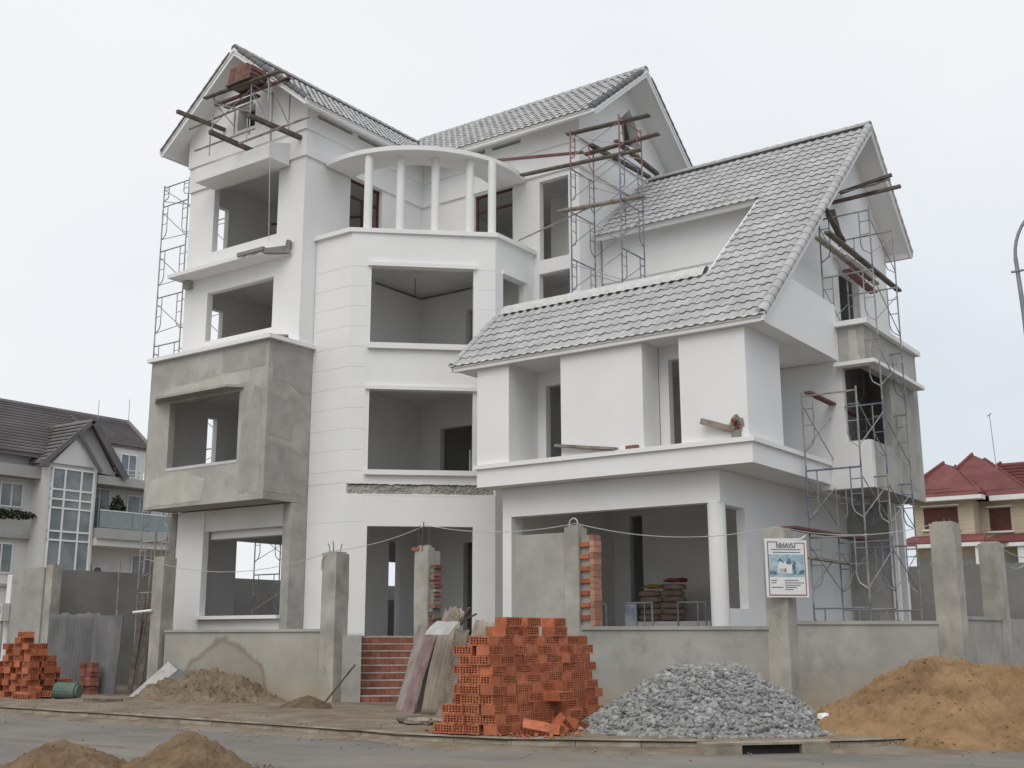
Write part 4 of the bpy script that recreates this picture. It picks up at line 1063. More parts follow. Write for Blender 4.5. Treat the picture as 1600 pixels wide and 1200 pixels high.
# ------------------------------------------------------------------ brick piles
BLn, BWd, BHt = 0.40, 0.25, 0.146
def brick_mesh():
    """hollow brick: long faces pierced by real rows of holes"""
    mb = MB()
    L2, W2, H = BLn/2-0.004, BWd/2-0.004, BHt-0.003
    for s in (-1, 1):
        nx, nz = 6, 3
        m0 = 0.022; cw = (2*L2-2*m0)/nx; ch = (H-2*m0*0.8)/nz
        xs = [-L2]; zs_ = [0]
        for i in range(nx): xs += [-L2+m0+cw*(i+0.18), -L2+m0+cw*(i+0.82)]
        for j in range(nz): zs_ += [m0*0.8+ch*(j+0.18), m0*0.8+ch*(j+0.82)]
        xs.append(L2); zs_.append(H)
        y = s*W2
        for i in range(len(xs)-1):
            for j in range(len(zs_)-1):
                hole = i % 2 == 1 and j % 2 == 1
                x0, x1, z0, z1 = xs[i], xs[i+1], zs_[j], zs_[j+1]
                q = [(x0, y, z0), (x1, y, z0), (x1, y, z1), (x0, y, z1)]
                if not hole: mb.add(q, [(0, 1, 2, 3) if s < 0 else (3, 2, 1, 0)])
                else:
                    yi = y-s*0.06
                    r = [(x0, yi, z0), (x1, yi, z0), (x1, yi, z1), (x0, yi, z1)]
                    mb.add(q+r, [(4, 5, 6, 7), (0, 1, 5, 4), (1, 2, 6, 5), (2, 3, 7, 6), (3, 0, 4, 7)])
    mb.add([(-L2, -W2, 0), (L2, -W2, 0), (L2, W2, 0), (-L2, W2, 0), (-L2, -W2, H), (L2, -W2, H), (L2, W2, H), (-L2, W2, H)], [(0, 3, 2, 1), (4, 5, 6, 7), (1, 2, 6, 5), (3, 0, 4, 7)])
    me = mb.mesh('brick'); me.materials.append(BRICK)
    return me
BME = brick_mesh()
def put_brick(parent, x, y, z, rz_, rx=0.0, ry=0.0):
    o = bpy.data.objects.new('brick', BME); COL.objects.link(o); o.parent = parent
    M_ = Matrix.Translation((x, y, z)) @ Matrix.Rotation(rz_, 4, 'Z') @ Matrix.Rotation(rx, 4, 'X') @ Matrix.Rotation(ry, 4, 'Y')
    o.matrix_basis = Matrix.Translation(-INV[parent.name]) @ M_
    return o
bpz = 0.135
bp_ = thing('brick_pile', 'tall stacked pile of new orange hollow bricks at the kerb', 'brick pile', (-10.9, 15.5, bpz))
rb = random.Random(5)
# the block face looks along +x; rows run in y; two to three bricks deep
cells = {}
def course(x_face, y0, y1, k, flip, depth=2):
    y = y0; i = 0
    while y < y1-0.1:
        long_ = ((i+flip) % 2 == 0)
        w = BLn if long_ else BWd
        if y+w > y1+0.12: long_ = False; w = BWd
        x = x_face-(BWd/2 if long_ else BLn/2)+rb.uniform(-0.022, 0.022)
        put_brick(bp_, x, y+w/2, bpz+k*BHt, (math.pi/2 if long_ else 0)+rb.uniform(-0.05, 0.05))
        y += w+0.006; i += 1
for k in range(10):
    ys = 14.44+rb.uniform(-0.03, 0.03)
    course(-10.62-0.012*k+rb.uniform(-0.02, 0.02), ys, 17.55-0.02*k, k, k % 2)
    if k < 9: course(-11.08, ys+0.05, 17.4, k, (k+1) % 2)
for (y, n) in ((15.05, 2), (15.62, 2), (16.42, 2)):
    for q in range(n):
        put_brick(bp_, -10.86+rb.uniform(-.03, .03), y+0.06*q, bpz+(10+q)*BHt, math.pi/2+rb.uniform(-.12, .12))
put_brick(bp_, -11.1, 15.2, bpz+10*BHt, math.pi/2)
# stepped end towards the left
for (x, y, n) in ((-11.10, 14.56, 8), (-11.40, 14.54, 3), (-11.56, 14.50, 1), (-11.12, 14.84, 9), (-11.40, 14.84, 5), (-11.42, 15.4, 8), (-11.45, 15.9, 9), (-11.48, 16.4, 9), (-11.5, 16.9, 8)):
    for k in range(n): put_brick(bp_, x+rb.uniform(-.025, .025), y+rb.uniform(-.02, .02), bpz+k*BHt, (0 if (y < 15 or (k+int(x*10)) % 2) else math.pi/2)+rb.uniform(-.04, .04))
# bricks standing proud of the face and tumbled at the foot
for (x, y, k, r) in ((-10.52, 16.1, 3, 1.5), (-10.50, 16.35, 1, 1.6)): put_brick(bp_, x, y, bpz+k*BHt, r)
for (x, y, z, rz_, rx, ry) in ((-10.25, 14.95, 0.02, 0.5, 0.5, 0.2), (-10.12, 15.35, 0.03, 2.2, 0.7, 0.1), (-10.2, 15.7, 0.02, 0.9, 0.3, 0.8), (-10.02, 15.15, 0.0, 1.9, 0.1, 0.1), (-10.2, 16.1, 0.0, 1.4, 0.2, 0.3)): put_brick(bp_, x, y, bpz+z, rz_, rx, ry)

bl_ = thing('brick_pile', 'heap of orange bricks stacked beside the meter wall at far left', 'brick pile', (-27.5, 17.3, 0.12))
rb = random.Random(9)
for (i, prof_) in enumerate(((9, 7, 3), (11, 9, 5), (9, 8, 4), (6, 5, 2), (4, 3, 1), (2, 1, 0), (1, 0, 0))):
    for j, n in enumerate(prof_):
        for k in range(n):
            x = -27.55-0.42*(i-1) if i < 3 else -27.55-0.42*(i-1)
            x = -27.2-0.42*(i-1)
            put_brick(bl_, x+rb.uniform(-.04, .04), 17.0+0.42*j+rb.uniform(-.04, .04), 0.12+k*BHt, (0 if (i+j+k) % 2 else math.pi/2)+rb.uniform(-.1, .1))
for n, (x, y) in enumerate(((-26.65, 16.9), (-26.6, 17.25), (-26.45, 16.6), (-26.3, 16.75), (-28.6, 16.2), (-26.72, 17.1))):
    put_brick(bl_, x, y, 0.12+(BHt if n == 5 else 0), rb.uniform(0, 3), rb.uniform(-.3, .3), rb.uniform(-.3, .3))

# ------------------------------------------------------------------ heaps of gravel and sand
def heap(name, material, c, rx, ry, h, label, cat, rough=0.10, seed=0.0, power=1.0, rot=0.0, res=110, flat=0.0, fine=0.02, carve=()):
    ca, sa = math.cos(rot), math.sin(rot)
    def fn(u, v):
        x = (u*2-1)*1.25; y = (v*2-1)*1.25
        ang = math.atan2(y, x); r = math.hypot(x, y)
        r *= 1+0.10*fbm(math.cos(ang)*1.3+seed, math.sin(ang)*1.3)
        b = max(0.0, 1-r)
        z = h*(1-math.sqrt(max(0.0, (1-b)**2+0.012))+0.02) if b > 0 else 0
        z = h*min(1-flat, max(0.0, b**power))/(1-flat) if flat else max(0.0, z)
        X = x*rx; Y = y*ry
        n1 = fbm(X*0.9+seed, Y*0.9, seed)*rough+fbm(X*3.1+seed, Y*3.1, seed)*rough*0.38+fbm(X*11, Y*11, seed)*fine
        k = min(1.0, z/h*3.5)
        z += n1*k*h*1.1
        for (u0, v0, ru, rv, dp) in carve:
            q = ((X-u0)/ru)**2+((Y-v0)/rv)**2
            if q < 4: z -= dp*math.exp(-q*1.6)*k
        if r > 1.02: z = -0.35*min(1, (r-1.02)*8)
        return (c[0]+X*ca-Y*sa, c[1]+X*sa+Y*ca, c[2]+z)
    o = grid_mesh(fn, res, res).build(name, material, smooth=True)
    tag(o, label, cat, kind='stuff')
    return fn
gfn = heap('gravel_core', STONEB, (-8.72, 17.78, 0.11), 2.05, 1.85, 0.95, 'pale grey underlayer of the crushed stone heap', 'gravel', 0.06, 3.0, rot=0.62, power=0.92, flat=0.24)
# crushed stones over the heap
ico = [(0, 0, 1), (0.89, 0, 0.45), (0.28, 0.85, 0.45), (-0.72, 0.53, 0.45), (-0.72, -0.53, 0.45), (0.28, -0.85, 0.45), (0.72, 0.53, -0.45), (-0.28, 0.85, -0.45), (-0.89, 0, -0.45), (-0.28, -0.85, -0.45), (0.72, -0.53, -0.45), (0, 0, -1)]
icf = [(0, 1, 2), (0, 2, 3), (0, 3, 4), (0, 4, 5), (0, 5, 1), (1, 6, 2), (2, 7, 3), (3, 8, 4), (4, 9, 5), (5, 10, 1), (1, 10, 6), (2, 6, 7), (3, 7, 8), (4, 8, 9), (5, 9, 10), (11, 7, 6), (11, 8, 7), (11, 9, 8), (11, 10, 9), (11, 6, 10)]
rs = random.Random(21)
def stones(mb, fn, count, smin, smax, spill=0.0, sink=0.25):
    for _ in range(count):
        while True:
            a, b = rs.uniform(0.06, 0.94), rs.uniform(0.06, 0.94)
            if math.hypot(a*2-1, b*2-1)*1.25 < 1.04+spill*rs.random(): break
        p = Vector(fn(a, b)); p.z = max(p.z, 0.11)
        s = rs.uniform(smin, smax)*(1.35 if rs.random() < 0.12 else 1)
        e = Vector((rs.uniform(0.7, 1.3), rs.uniform(0.6, 1.1), rs.uniform(0.4, 0.8)))*s
        q = Matrix.Rotation(rs.uniform(0, 6.28), 3, 'Z') @ Matrix.Rotation(rs.uniform(-0.9, 0.9), 3, 'X') @ Matrix.Rotation(rs.uniform(-0.9, 0.9), 3, 'Y')
        vs_ = []
        for c in ico:
            w = Vector((c[0]*e.x, c[1]*e.y, c[2]*e.z))*rs.uniform(0.78, 1.18)
            vs_.append(p+q @ w+Vector((0, 0, s*sink)))
        mb.add(vs_, icf)
mb = MB()
stones(mb, gfn, 5200, 0.032, 0.066, 0.12)
me = mb.mesh('gravel_heap'); me.materials.append(STONE)
o = bpy.data.objects.new('gravel_heap', me); link(o)
tag(o, 'heap of crushed grey stone on the pavement right of the brick pile', 'gravel', kind='stuff')
f0 = heap('sand_heap', SAND, (-5.15, 20.15, 0.08), 3.05, 2.35, 1.02, 'big ochre sand heap with a dug hollow at right', 'sand', 0.12, 8.0, rot=0.75, power=0.9, flat=0.30, res=280, fine=0.05, carve=((0.75, -0.35, 0.30, 0.22, 0.35), (0.95, -0.75, 0.35, 0.2, 0.16), (0.35, -1.0, 0.5, 0.2, 0.12), (-0.3, -0.9, 0.12, 0.6, 0.10), (-1.2, -0.5, 0.4, 0.25, 0.12)))
f1 = heap('sand_heap', SANDF, (-10.86, 8.83, -0.02), 1.05, 1.0, 0.60, 'brown sand heap in the foreground, the tallest of the three across the road', 'sand', 0.13, 2.0, res=220, fine=0.05)
f2 = heap('sand_heap', SANDF, (-11.9, 8.05, -0.02), 1.05, 1.0, 0.52, 'middle brown sand heap in the foreground across the road', 'sand', 0.13, 5.0, res=200, fine=0.05)
f3 = heap('sand_heap', SANDF, (-12.85, 7.35, -0.02), 0.95, 0.9, 0.40, 'brown sand heap cut off by the lower left corner of the view', 'sand', 0.13, 7.0, res=150, fine=0.05)
f4 = heap('sand_heap', SANDG, (-22.4, 18.85, 0.08), 2.3, 1.5, 0.78, 'low damp sand heap against the stained front wall at left', 'sand', 0.30, 11.0, res=190, fine=0.10)
def clods(fn, count, m_, label, s0, s1):
    mb_2 = MB(); stones(mb_2, fn, count, s0, s1, 0.25, -0.15)
    me_ = mb_2.mesh('sand_clods'); me_.materials.append(m_); o_2 = bpy.data.objects.new('sand_clods', me_); link(o_2)
    tag(o_2, label, 'clods', kind='stuff')
clods(f0, 900, SAND, 'loose clods over the big ochre sand heap at right', 0.010, 0.032)
clods(f1, 500, SANDF, 'loose clods over the tallest foreground sand heap', 0.005, 0.018)
clods(f2, 400, SANDF, 'loose clods over the middle foreground sand heap', 0.006, 0.022)
clods(f4, 700, SANDG, 'loose clods over the damp sand heap at the stained wall', 0.012, 0.04)
heap('rubble_heap', SOIL, (-18.2, 18.0, 0.08), 0.75, 0.5, 0.30, 'small dark dirt heap at the foot of the tall post left of the steps', 'dirt', 0.28, 13.0, res=80, fine=0.09)
heap('dirt_heap', CONCD, (-21.6, 20.9, 1.45), 1.1, 0.5, 0.32, 'rubble strip on the plinth below the cement box column', 'dirt', 0.2, 15.0, res=50, fine=0.05)
gf2 = heap('gravel_core', STONEB, (-3.4, 24.6, 0.09), 1.7, 1.5, 0.85, 'underlayer of the second stone heap at the right edge', 'gravel', 0.05, 6.0, res=50)
mb = MB(); stones(mb, gf2, 1500, 0.03, 0.06)
me = mb.mesh('gravel_heap'); me.materials.append(STONE); o = bpy.data.objects.new('gravel_heap', me); link(o)
tag(o, 'second grey stone heap showing behind the sand at the right edge', 'gravel', kind='stuff')
# crumbs and broken corners round the brick pile
mb = MB()
for _ in range(420):
    pt = Vector((rs.uniform(-12.2, -9.6), rs.uniform(14.25, 17.6), 0.14))
    if pt.x < -10.7 and pt.y > 14.7 and pt.x > -11.7: continue
    s = rs.uniform(0.010, 0.045)*(0.6 if rs.random() < 0.6 else 1)
    mb.add([pt+Vector((c[0]*s*rs.uniform(.6, 1.3), c[1]*s*rs.uniform(.6, 1.3), s*0.4+c[2]*s*0.6)) for c in ico], icf)
me = mb.mesh('brick_crumbs'); me.materials.append(BRICK); o = bpy.data.objects.new('brick_crumbs', me); link(o)
tag(o, 'orange brick crumbs scattered round the foot of the tall brick pile', 'brick crumbs', kind='stuff')
# litter: stray stones and clods over pavement and gutter
mb = MB()
for _ in range(3200):
    k = rs.randrange(40, NP-60); p = KPTS[k]; q = KPTS[k+1]; d = (q-p).normalized(); n = Vector((-d.y, d.x, 0))
    if p.x < -34 or p.y > 30: continue
    w = rs.choice([rs.uniform(0.25, 4.5), rs.uniform(0.2, 1.5), -abs(rs.gauss(0, 0.5)), -abs(rs.gauss(0, 1.6))])
    pt = p+n*w; z = 0.135 if w > 0.2 else 0.0
    s = rs.uniform(0.006, 0.026)
    vs_ = [pt+Vector((c[0]*s*rs.uniform(.7, 1.3), c[1]*s*rs.uniform(.7, 1.3), z+s*0.4+c[2]*s*0.6)) for c in ico]
    mb.add(vs_, icf)
me = mb.mesh('loose_stones'); me.materials.append(KERB); o = bpy.data.objects.new('loose_stones', me); link(o)
tag(o, 'scattered small stones and clods along the pavement and gutter', 'stones', kind='stuff')
# ------------------------------------------------------------------ sheets leaning at the gate
corrugated('leaning_board', (-15.80, 18.10, 0), (1, -0.15), 0.30, 1.72, 0.001, 0.3, 0.60, SHEETP, 'narrow pale grey board leaning on the gate post, leftmost of the boards', 'board', 0.01, 21, th=0.03)
corrugated('leaning_board', (-15.46, 17.88, 0), (1, -0.12), 0.36, 1.50, 0.001, 0.3, 0.62, SHEETV, 'short purple brown board leaning at the gate, second from the left', 'board', 0.04, 23, th=0.03)
corrugated('leaning_board', (-15.30, 18.15, 0), (1, -0.05), 0.34, 1.74, 0.001, 0.4, 0.50, SHEETB, 'pale brown board standing behind the purple brown one at the gate', 'board', 0.08, 31, th=0.03)
corrugated('leaning_sheet', (-14.92, 17.85, 0), (1, -0.05), 0.50, 2.0, 0.014, 0.11, 0.70, SHEETB, 'tallest weathered corrugated sheet leaning at the gate', 'sheet', 0.16, 25, bend=0.06)
corrugated('leaning_board', (-14.36, 17.62, 0), (1, 0.02), 0.34, 1.62, 0.001, 0.4, 0.60, SHEETD, 'dark brown board leaning left of the last sheet at the gate', 'board', 0.05, 37, th=0.03)
corrugated('leaning_sheet', (-13.98, 17.7, 0), (1, 0.0), 0.60, 1.78, 0.014, 0.11, 0.66, SHEETB, 'weathered sheet leaning just behind the left end of the brick pile', 'sheet', 0.10, 27, bend=0.08)
o = corrugated('curled_sheet', (-14.35, 17.25, 0), (1, 0.10), 0.55, 0.26, 0.002, 0.2, 0.42, GREYBOARD, 'small curled grey sheet lying over the top of the leaning boards', 'sheet', 0.03, 29, bend=0.05, z0=1.62)
tw = MB()
for k in range(9):
    a = random.uniform(-1.3, 1.3); l_ = random.uniform(0.15, 0.4)
    tw.tube((-13.75, 17.6, 1.85), (-13.75+l_*math.sin(a), 17.6+random.uniform(-.1, .1), 1.85+l_*math.cos(a)), 0.012, 5, 0.006)
tw.beam((-13.75, 17.6, 1.8), (-13.5, 17.55, 2.12), 0.05, 0.03); tw.beam((-13.72, 17.6, 1.86), (-13.3, 17.5, 2.0), 0.05, 0.02)
tag(tw.build('twig_bundle', REBAR), 'tangle of dark twigs sticking up behind the leaning sheets', 'twigs')
for k, (x, y, r_) in enumerate(((-13.55, 15.6, 0.3), (-13.2, 15.35, 0.0), (-12.95, 15.7, 0.8))):
    mb = blob((x+0.35, y, 0.17+0.03*(k == 1)), (0.30, 0.16, 0.06), 0.9, k*3.3, 14, 22, 0.45)
    tag(mb.build('cement_sack', [WOODD, WOOD, BAG][k], smooth=True), ['dark crumpled sack lying left of the brick pile', 'grey torn sack lying at the left foot of the brick pile', 'brown flattened sack lying against the brick pile'][k], 'sack', 'sacks left of the brick pile')
tag(MB().tube((-17.94, 19.2, 0.98), (-18.75, 19.05, 0.10), 0.02, 6).build('shovel_handle', WOODD), 'thin dark handle leaning on the tall post left of the steps', 'handle')
tag(blob((-6.9, 18.1, 0.34), (0.10, 0.07, 0.05), 0.8, 3.3, amp=0.6).build('paper_scrap', WHITEP), 'crumpled white scrap lying on the left flank of the sand heap', 'litter')

# ------------------------------------------------------------------ scaffolding
def frame_mb(p, d, w, h, mb=None):
    """door-type frame: two posts, top bar, inner stiles bent into the posts, rungs"""
    mb = mb or MB()
    p = Vector(p); d = Vector((d[0], d[1], 0)).normalized(); u_ = Vector((0, 0, 1)); r = 0.021
    mb.tube(p, p+u_*(h+0.05), r); mb.tube(p+d*w, p+d*w+u_*(h+0.05), r)
    mb.tube(p+u_*(h-0.04), p+d*w+u_*(h-0.04), r)
    for s, b in ((1, p), (-1, p+d*w)):
        i = b+d*(s*0.24)
        mb.tube(i+u_*(h-0.04), i+u_*(h*0.42), 0.015, 5)
        mb.path([i+u_*(h*0.42), i-d*(s*0.05)+u_*(h*0.32), b+d*(s*0.02)+u_*(h*0.24)], 0.015, 5)
        for t in (0.80, 0.58): mb.tube(b+u_*(h*t), i+u_*(h*t), 0.012, 5)
    return mb
def brace(p, q, parent, m_=STEELG):
    return MB().tube(p, q, 0.012, 5).build('cross_brace', m_, parent)
def tower(label, x0, x1, ys, tops, mats, axis='x', group='scaffold towers', bottom=None, skip=()):
    """frames spanning x (axis x) at several y, or spanning y at several x"""
    t = thing('scaffold_tower', label, 'scaffold', ((x0+x1)/2, ys[0], tops[0]) if axis == 'x' else (ys[0], x0, tops[0]), group)
    lv = [tops[0]-1.53 if bottom is None else bottom]+list(tops)
    for k, (za, zb_) in enumerate(zip(lv, lv[1:])):
        for i, s in enumerate(ys):
            if (k, i) in skip: continue
            p = (x0, s, za) if axis == 'x' else (s, x0, za)
            d = (1, 0) if axis == 'x' else (0, 1)
            frame_mb(p, d, x1-x0, zb_-za).build('frame', mats[(k+i) % len(mats)] if not callable(mats) else mats(k, i), t)
        for i, (a, b) in enumerate(zip(ys, ys[1:])):
            if (k, i) in skip or (k, i+1) in skip: continue
            for xx in (x0, x1):
                P = (lambda s, z: Vector((xx, s, z))) if axis == 'x' else (lambda s, z: Vector((s, xx, z)))
                h = zb_-za
                brace(P(a, za+h*0.85), P(b, za+h*0.25), t); brace(P(a, za+h*0.25), P(b, za+h*0.85), t)
    return t
tower('tall blue-grey scaffold tower against the right side of the villa', -9.27, -8.05, (24.12, 25.9, 27.68), (2.19, 3.69, 5.15, 6.82, 8.35, 10.02, 11.5), lambda k, i: STEELB if (k*3+i*2) % 5 < 2 else STEELG, bottom=0.6, skip=((4, 0), (5, 0), (6, 0)))
tower('red and blue scaffold tower on the terrace beside the middle gable', 24.65, 25.85, (-15.6, -14.07), (10.22, 11.42, 12.73, 13.98, 15.06), lambda k, i: STEELR if k == 4 else STEELB, axis='y', bottom=9.05)
tower('grey scaffold tower rising beside the left side wall of the villa', -29.22, -28.0, (21.8, 23.6), (2.9, 4.4, 5.9, 7.4, 8.9, 11.0-0.55, 12.02, 13.55, 15.05, 15.7), lambda k, i: STEELG, bottom=1.4)
# scaffold seen through the ground-floor window on the far side
tower('rusty blue scaffold bay outside the left ground floor window', -29.1, -27.9, (26.2, 28.0), (3.6, 5.2), lambda k, i: STEELB, bottom=2.0)

def plank(label, p, q, w, h, m_, name='plank', group=None):
    return tag(MB().beam(p, q, w, h).build(name, m_), label, 'plank' if name == 'plank' else name.split('_')[-1], group)
PG = 'planks on the terrace scaffold'
plank('topmost plank across the terrace scaffold beside the middle gable', (-15.75, 24.72, 15.0), (-13.2, 24.72, 14.86), 0.17, 0.05, WOODD, group=PG)
plank('plank pointing past the gable window on the terrace scaffold', (-15.84, 25.80, 14.82), (-13.5, 25.80, 14.82), 0.17, 0.05, WOODD, group=PG)
plank('longest plank on the terrace scaffold, reaching left to the pergola slab', (-17.3, 24.75, 14.20), (-13.5, 24.75, 13.98), 0.16, 0.05, WOODD, group=PG)
plank('lowest plank across the terrace scaffold, its end over the doorway', (-16.08, 24.8, 12.86), (-13.45, 24.8, 12.70), 0.2, 0.05, WOOD, group=PG)
tag(MB().beam((-18.7, 25.4, 15.22), (-15.66, 25.4, 14.70), 0.07, 0.07).build('timber_prop', REDWOOD), 'thin red timber lying from the pergola slab to the terrace scaffold', 'timber')
tag(MB().tube((-17.5, 24.9, 12.36), (-15.1, 24.9, 12.82), 0.022, 6).build('steel_pole', STEELG), 'thin steel pole sloping from the bay parapet to the terrace scaffold', 'pole')
plank('timber running back from the terrace scaffold to the tile roof, longer of two', (-15.55, 25.65, 14.98), (-15.55, 29.0, 15.15), 0.14, 0.08, WOODD, group=PG)
plank('timber running back from the terrace scaffold to the tile roof, shorter of two', (-14.9, 25.9, 15.02), (-14.9, 28.3, 14.85), 0.14, 0.08, WOODD, group=PG)
PR = 'boards on the right scaffold'
plank('long red board lying level on the lower right scaffold behind the sign', (-9.3, 22.95, 3.80), (-9.3, 28.6, 3.86), 0.35, 0.05, REDWOOD, group=PR)
plank('grey plank under the red board on the lower right scaffold', (-9.2, 23.95, 3.21), (-9.2, 26.64, 3.20), 0.16, 0.05, WOOD, group=PR)
plank('brown board crossing the right scaffold in front of the corner window', (-9.2, 24.3, 6.90), (-9.2, 27.5, 6.86), 0.16, 0.05, REDWOOD, group=PR)
plank('long plank sticking out to the right of the upper right scaffold', (-8.7, 24.8, 10.72), (-8.7, 30.13, 10.61), 0.14, 0.06, WOODD, group=PR)
plank('second long plank beside the outstanding one on the upper right scaffold', (-9.0, 25.0, 10.70), (-9.0, 29.2, 10.62), 0.14, 0.06, WOOD, group=PR)
plank('short slanting plank at the top left of the upper right scaffold', (-8.9, 25.35, 11.50), (-8.9, 26.5, 11.0), 0.13, 0.05, WOODD, group=PR)
plank('short plank standing nearly upright on the upper right scaffold', (-9.11, 26.4, 11.85), (-8.95, 26.5, 10.9), 0.05, 0.15, WOODD, group=PR)
plank('red brown board inside the opening behind the upper right scaffold', (-9.0, 26.88, 10.40), (-9.0, 28.9, 10.32), 0.2, 0.06, REDWOOD, group=PR)
PO = 'outriggers at the right gable'
plank('upper outrigger timber poking from the right gable below the ridge', (-9.62, 28.6, 13.12), (-8.22, 28.6, 13.30), 0.09, 0.08, WOODD, group=PO)
plank('lower outrigger timber poking from the right gable below the ridge', (-9.62, 27.9, 12.62), (-7.82, 27.9, 12.66), 0.09, 0.08, WOODD, group=PO)
plank('dark board lying across the two outriggers at the right gable', (-8.55, 27.6, 12.73), (-8.55, 29.0, 13.36), 0.36, 0.03, WOODD, group=PO)
plank('short board across the inner ends of the outriggers at the right gable', (-9.3, 27.55, 12.72), (-9.3, 28.7, 13.18), 0.28, 0.03, WOOD, group=PO)
# hanging staging at the left gable
hs = thing('gable_staging', 'dark timber and steel staging hung on the left gable', 'scaffold', (-23.8, 20.2, 15.2))
MB().beam((-25.36, 20.905, 16.30), (-25.36, 19.17, 16.22), 0.10, 0.10).build('outrigger', WOODD, hs)
MB().beam((-23.76, 20.965, 15.12), (-23.76, 19.08, 15.13), 0.12, 0.11).build('outrigger', WOODD, hs)
MB().beam((-22.19, 20.965, 15.23), (-22.19, 19.05, 15.17), 0.12, 0.11).build('outrigger', WOODD, hs)
MB().tube((-26.22, 20.3, 16.33), (-23.48, 20.3, 16.41), 0.032, 8).build('ledger', WOOD, hs)
MB().tube((-23.5, 19.9, 15.02), (-20.74, 19.9, 15.06), 0.035, 8).build('ledger', STEELG, hs)
MB().tube((-25.4, 19.9, 15.28), (-22.9, 19.9, 15.30), 0.03, 8).build('ledger', STEELG, hs)
MB().beam((-25.10, 19.90, 16.84), (-21.95, 19.90, 16.74), 0.13, 0.05).build('platform_plank', WOODD, hs)
MB().beam((-25.14, 20.32, 16.80), (-22.03, 20.32, 16.74), 0.13, 0.05).build('platform_plank', REDWOOD, hs)
MB().beam((-25.0, 20.60, 16.80), (-23.6, 20.60, 16.78), 0.16, 0.06).build('platform_plank', WOODD, hs)
for x in (-24.75, -23.16, -22.45):
    mb = MB(); zb_ = 15.79 if x < -24 else 15.2
    mb.tube((x, 19.95, zb_), (x, 19.95, 16.86), 0.02); mb.tube((x, 20.75, zb_+0.1), (x, 20.75, 16.80), 0.02); mb.tube((x, 19.95, 16.72), (x, 20.75, 16.72), 0.018); mb.tube((x, 19.95, 16.65), (x, 20.75, zb_+0.4), 0.013)
    mb.build('frame', STEELG, hs)
for a, b in (((-24.75, 19.95, 16.6), (-23.16, 19.95, 15.9)), ((-24.75, 19.95, 15.9), (-23.16, 19.95, 16.6)), ((-23.16, 19.95, 16.5), (-22.45, 19.95, 15.4))):
    brace(a, b, hs)
for x in (-24.75, -23.2):
    MB().tube((x, 19.9, 14.98), (x, 19.9, 15.8), 0.018).build('hanger', STEELG, hs)
MB().tube((-22.37, 19.95, 16.4), (-22.17, 19.95, 11.9), 0.010, 5).build('rope', WIRE, hs)
MB().box(-24.05, -23.0, 19.75, 20.5, 16.84, 16.875).build('brick_tray', WOODD, hs)
k = 0
rb = random.Random(3)
for z in range(4):
    for i in range(4 if z < 3 else 3):
        for j in range(2):
            o = bpy.data.objects.new('staged_brick', bpy.data.meshes['staged_brick'] if 'staged_brick' in bpy.data.meshes else MB().box(-0.11, 0.11, -0.15, 0.15, 0, 0.118).mesh('staged_brick'))
            if not o.data.materials: o.data.materials.append(STAGEBRICK)
            COL.objects.link(o)
            o.location = (-23.9+0.235*i+0.03*z, 19.95+0.32*j, 16.876+0.12*z); o.rotation_euler = (0, 0, rb.uniform(-.08, .08))
            tag(o, 'red brick in the small stack on the left gable staging', 'brick', 'bricks stacked on the gable staging')
# bits on the right wing ledge
plank('grey plank sloping down onto the balcony coping at the first opening', (-14.05, 21.42, 5.78), (-12.52, 21.48, 5.57), 0.14, 0.06, WOOD)
plank('speckled putlog board sticking from the wall hole at the balcony corner', (-10.42, 21.38, 5.94), (-9.72, 21.50, 5.70), 0.10, 0.12, WOOD)
wh = thing('wall_hole', 'small broken hole with brown rubble at the balcony corner wall', 'hole', (-9.72, 21.5, 5.6))
mb = blob((-9.70, 21.535, 5.82), (0.13, 0.03, 0.15), 0.9, 4.0, 14, 22, amp=0.9); mb.build('broken_edge', CONCD, wh)
mb = blob((-9.70, 21.52, 5.84), (0.09, 0.03, 0.10), 0.9, 7.0, 12, 18, amp=0.9); mb.build('brick_core', BRICKR, wh)
mb = blob((-9.69, 21.51, 5.84), (0.045, 0.035, 0.055), 0.9, 9.0, amp=0.7); mb.build('cavity_shade', DARK, wh)  # near-black lump painting the shade in the hole, nothing is hollowed out
MB().box(-9.78, -9.60, 21.45, 21.54, 5.53, 5.67).build('rubble', CONCD, wh)
tag(MB().box(-12.28, -11.98, 21.46, 21.60, 5.531, 5.61).build('ledge_brick', BRICKR), 'single red brick lying on the balcony coping', 'brick')
tag(MB().box(-12.60, -12.50, 21.46, 21.54, 5.531, 5.60).build('ledge_block', CONCD), 'small grey block on the balcony coping left of the red brick', 'block')

# ------------------------------------------------------------------ inside the carport
for k, (j, i) in enumerate([(j, i) for j in range(6) for i in range(2) if not (j == 5 and i == 0)]):
    mb = blob((-14.25+0.62*i+0.05*(j % 2), 26.0, 2.02+0.15*j), (0.33, 0.22, 0.085), 0.55, k*1.7, 8, 12, 0.10)
    tag(mb.build('cement_bag', BAG, smooth=True), '%s brown cement bag of the %s stack inside the carport' % (('lowest', 'second', 'third', 'fourth', 'fifth', 'topmost')[j], ('left', 'right')[i]), 'bag', 'cement bags stacked in the carport')
tag(blob((-14.1, 25.98, 2.80), (0.34, 0.22, 0.05), 0.9, 41, 14, 20, 0.5).build('yellow_tarp', mat('yellow_tarp', (0.35, 0.22, 0.03), (0.45, 0.32, 0.05), 3), smooth=True), 'yellow cloth lying on top of the cement bags', 'cloth')
tag(blob((-13.5, 25.98, 2.94), (0.30, 0.2, 0.05), 0.9, 43, 14, 20, 0.5).build('red_tarp', mat('red_tarp', (0.25, 0.04, 0.04), (0.35, 0.06, 0.06), 3), smooth=True), 'red cloth lying on the right of the cement bags', 'cloth')
pl = thing('bag_platform', 'pale block platform carrying the cement bags in the carport', 'platform', (-13.6, 25.9, 1.6))
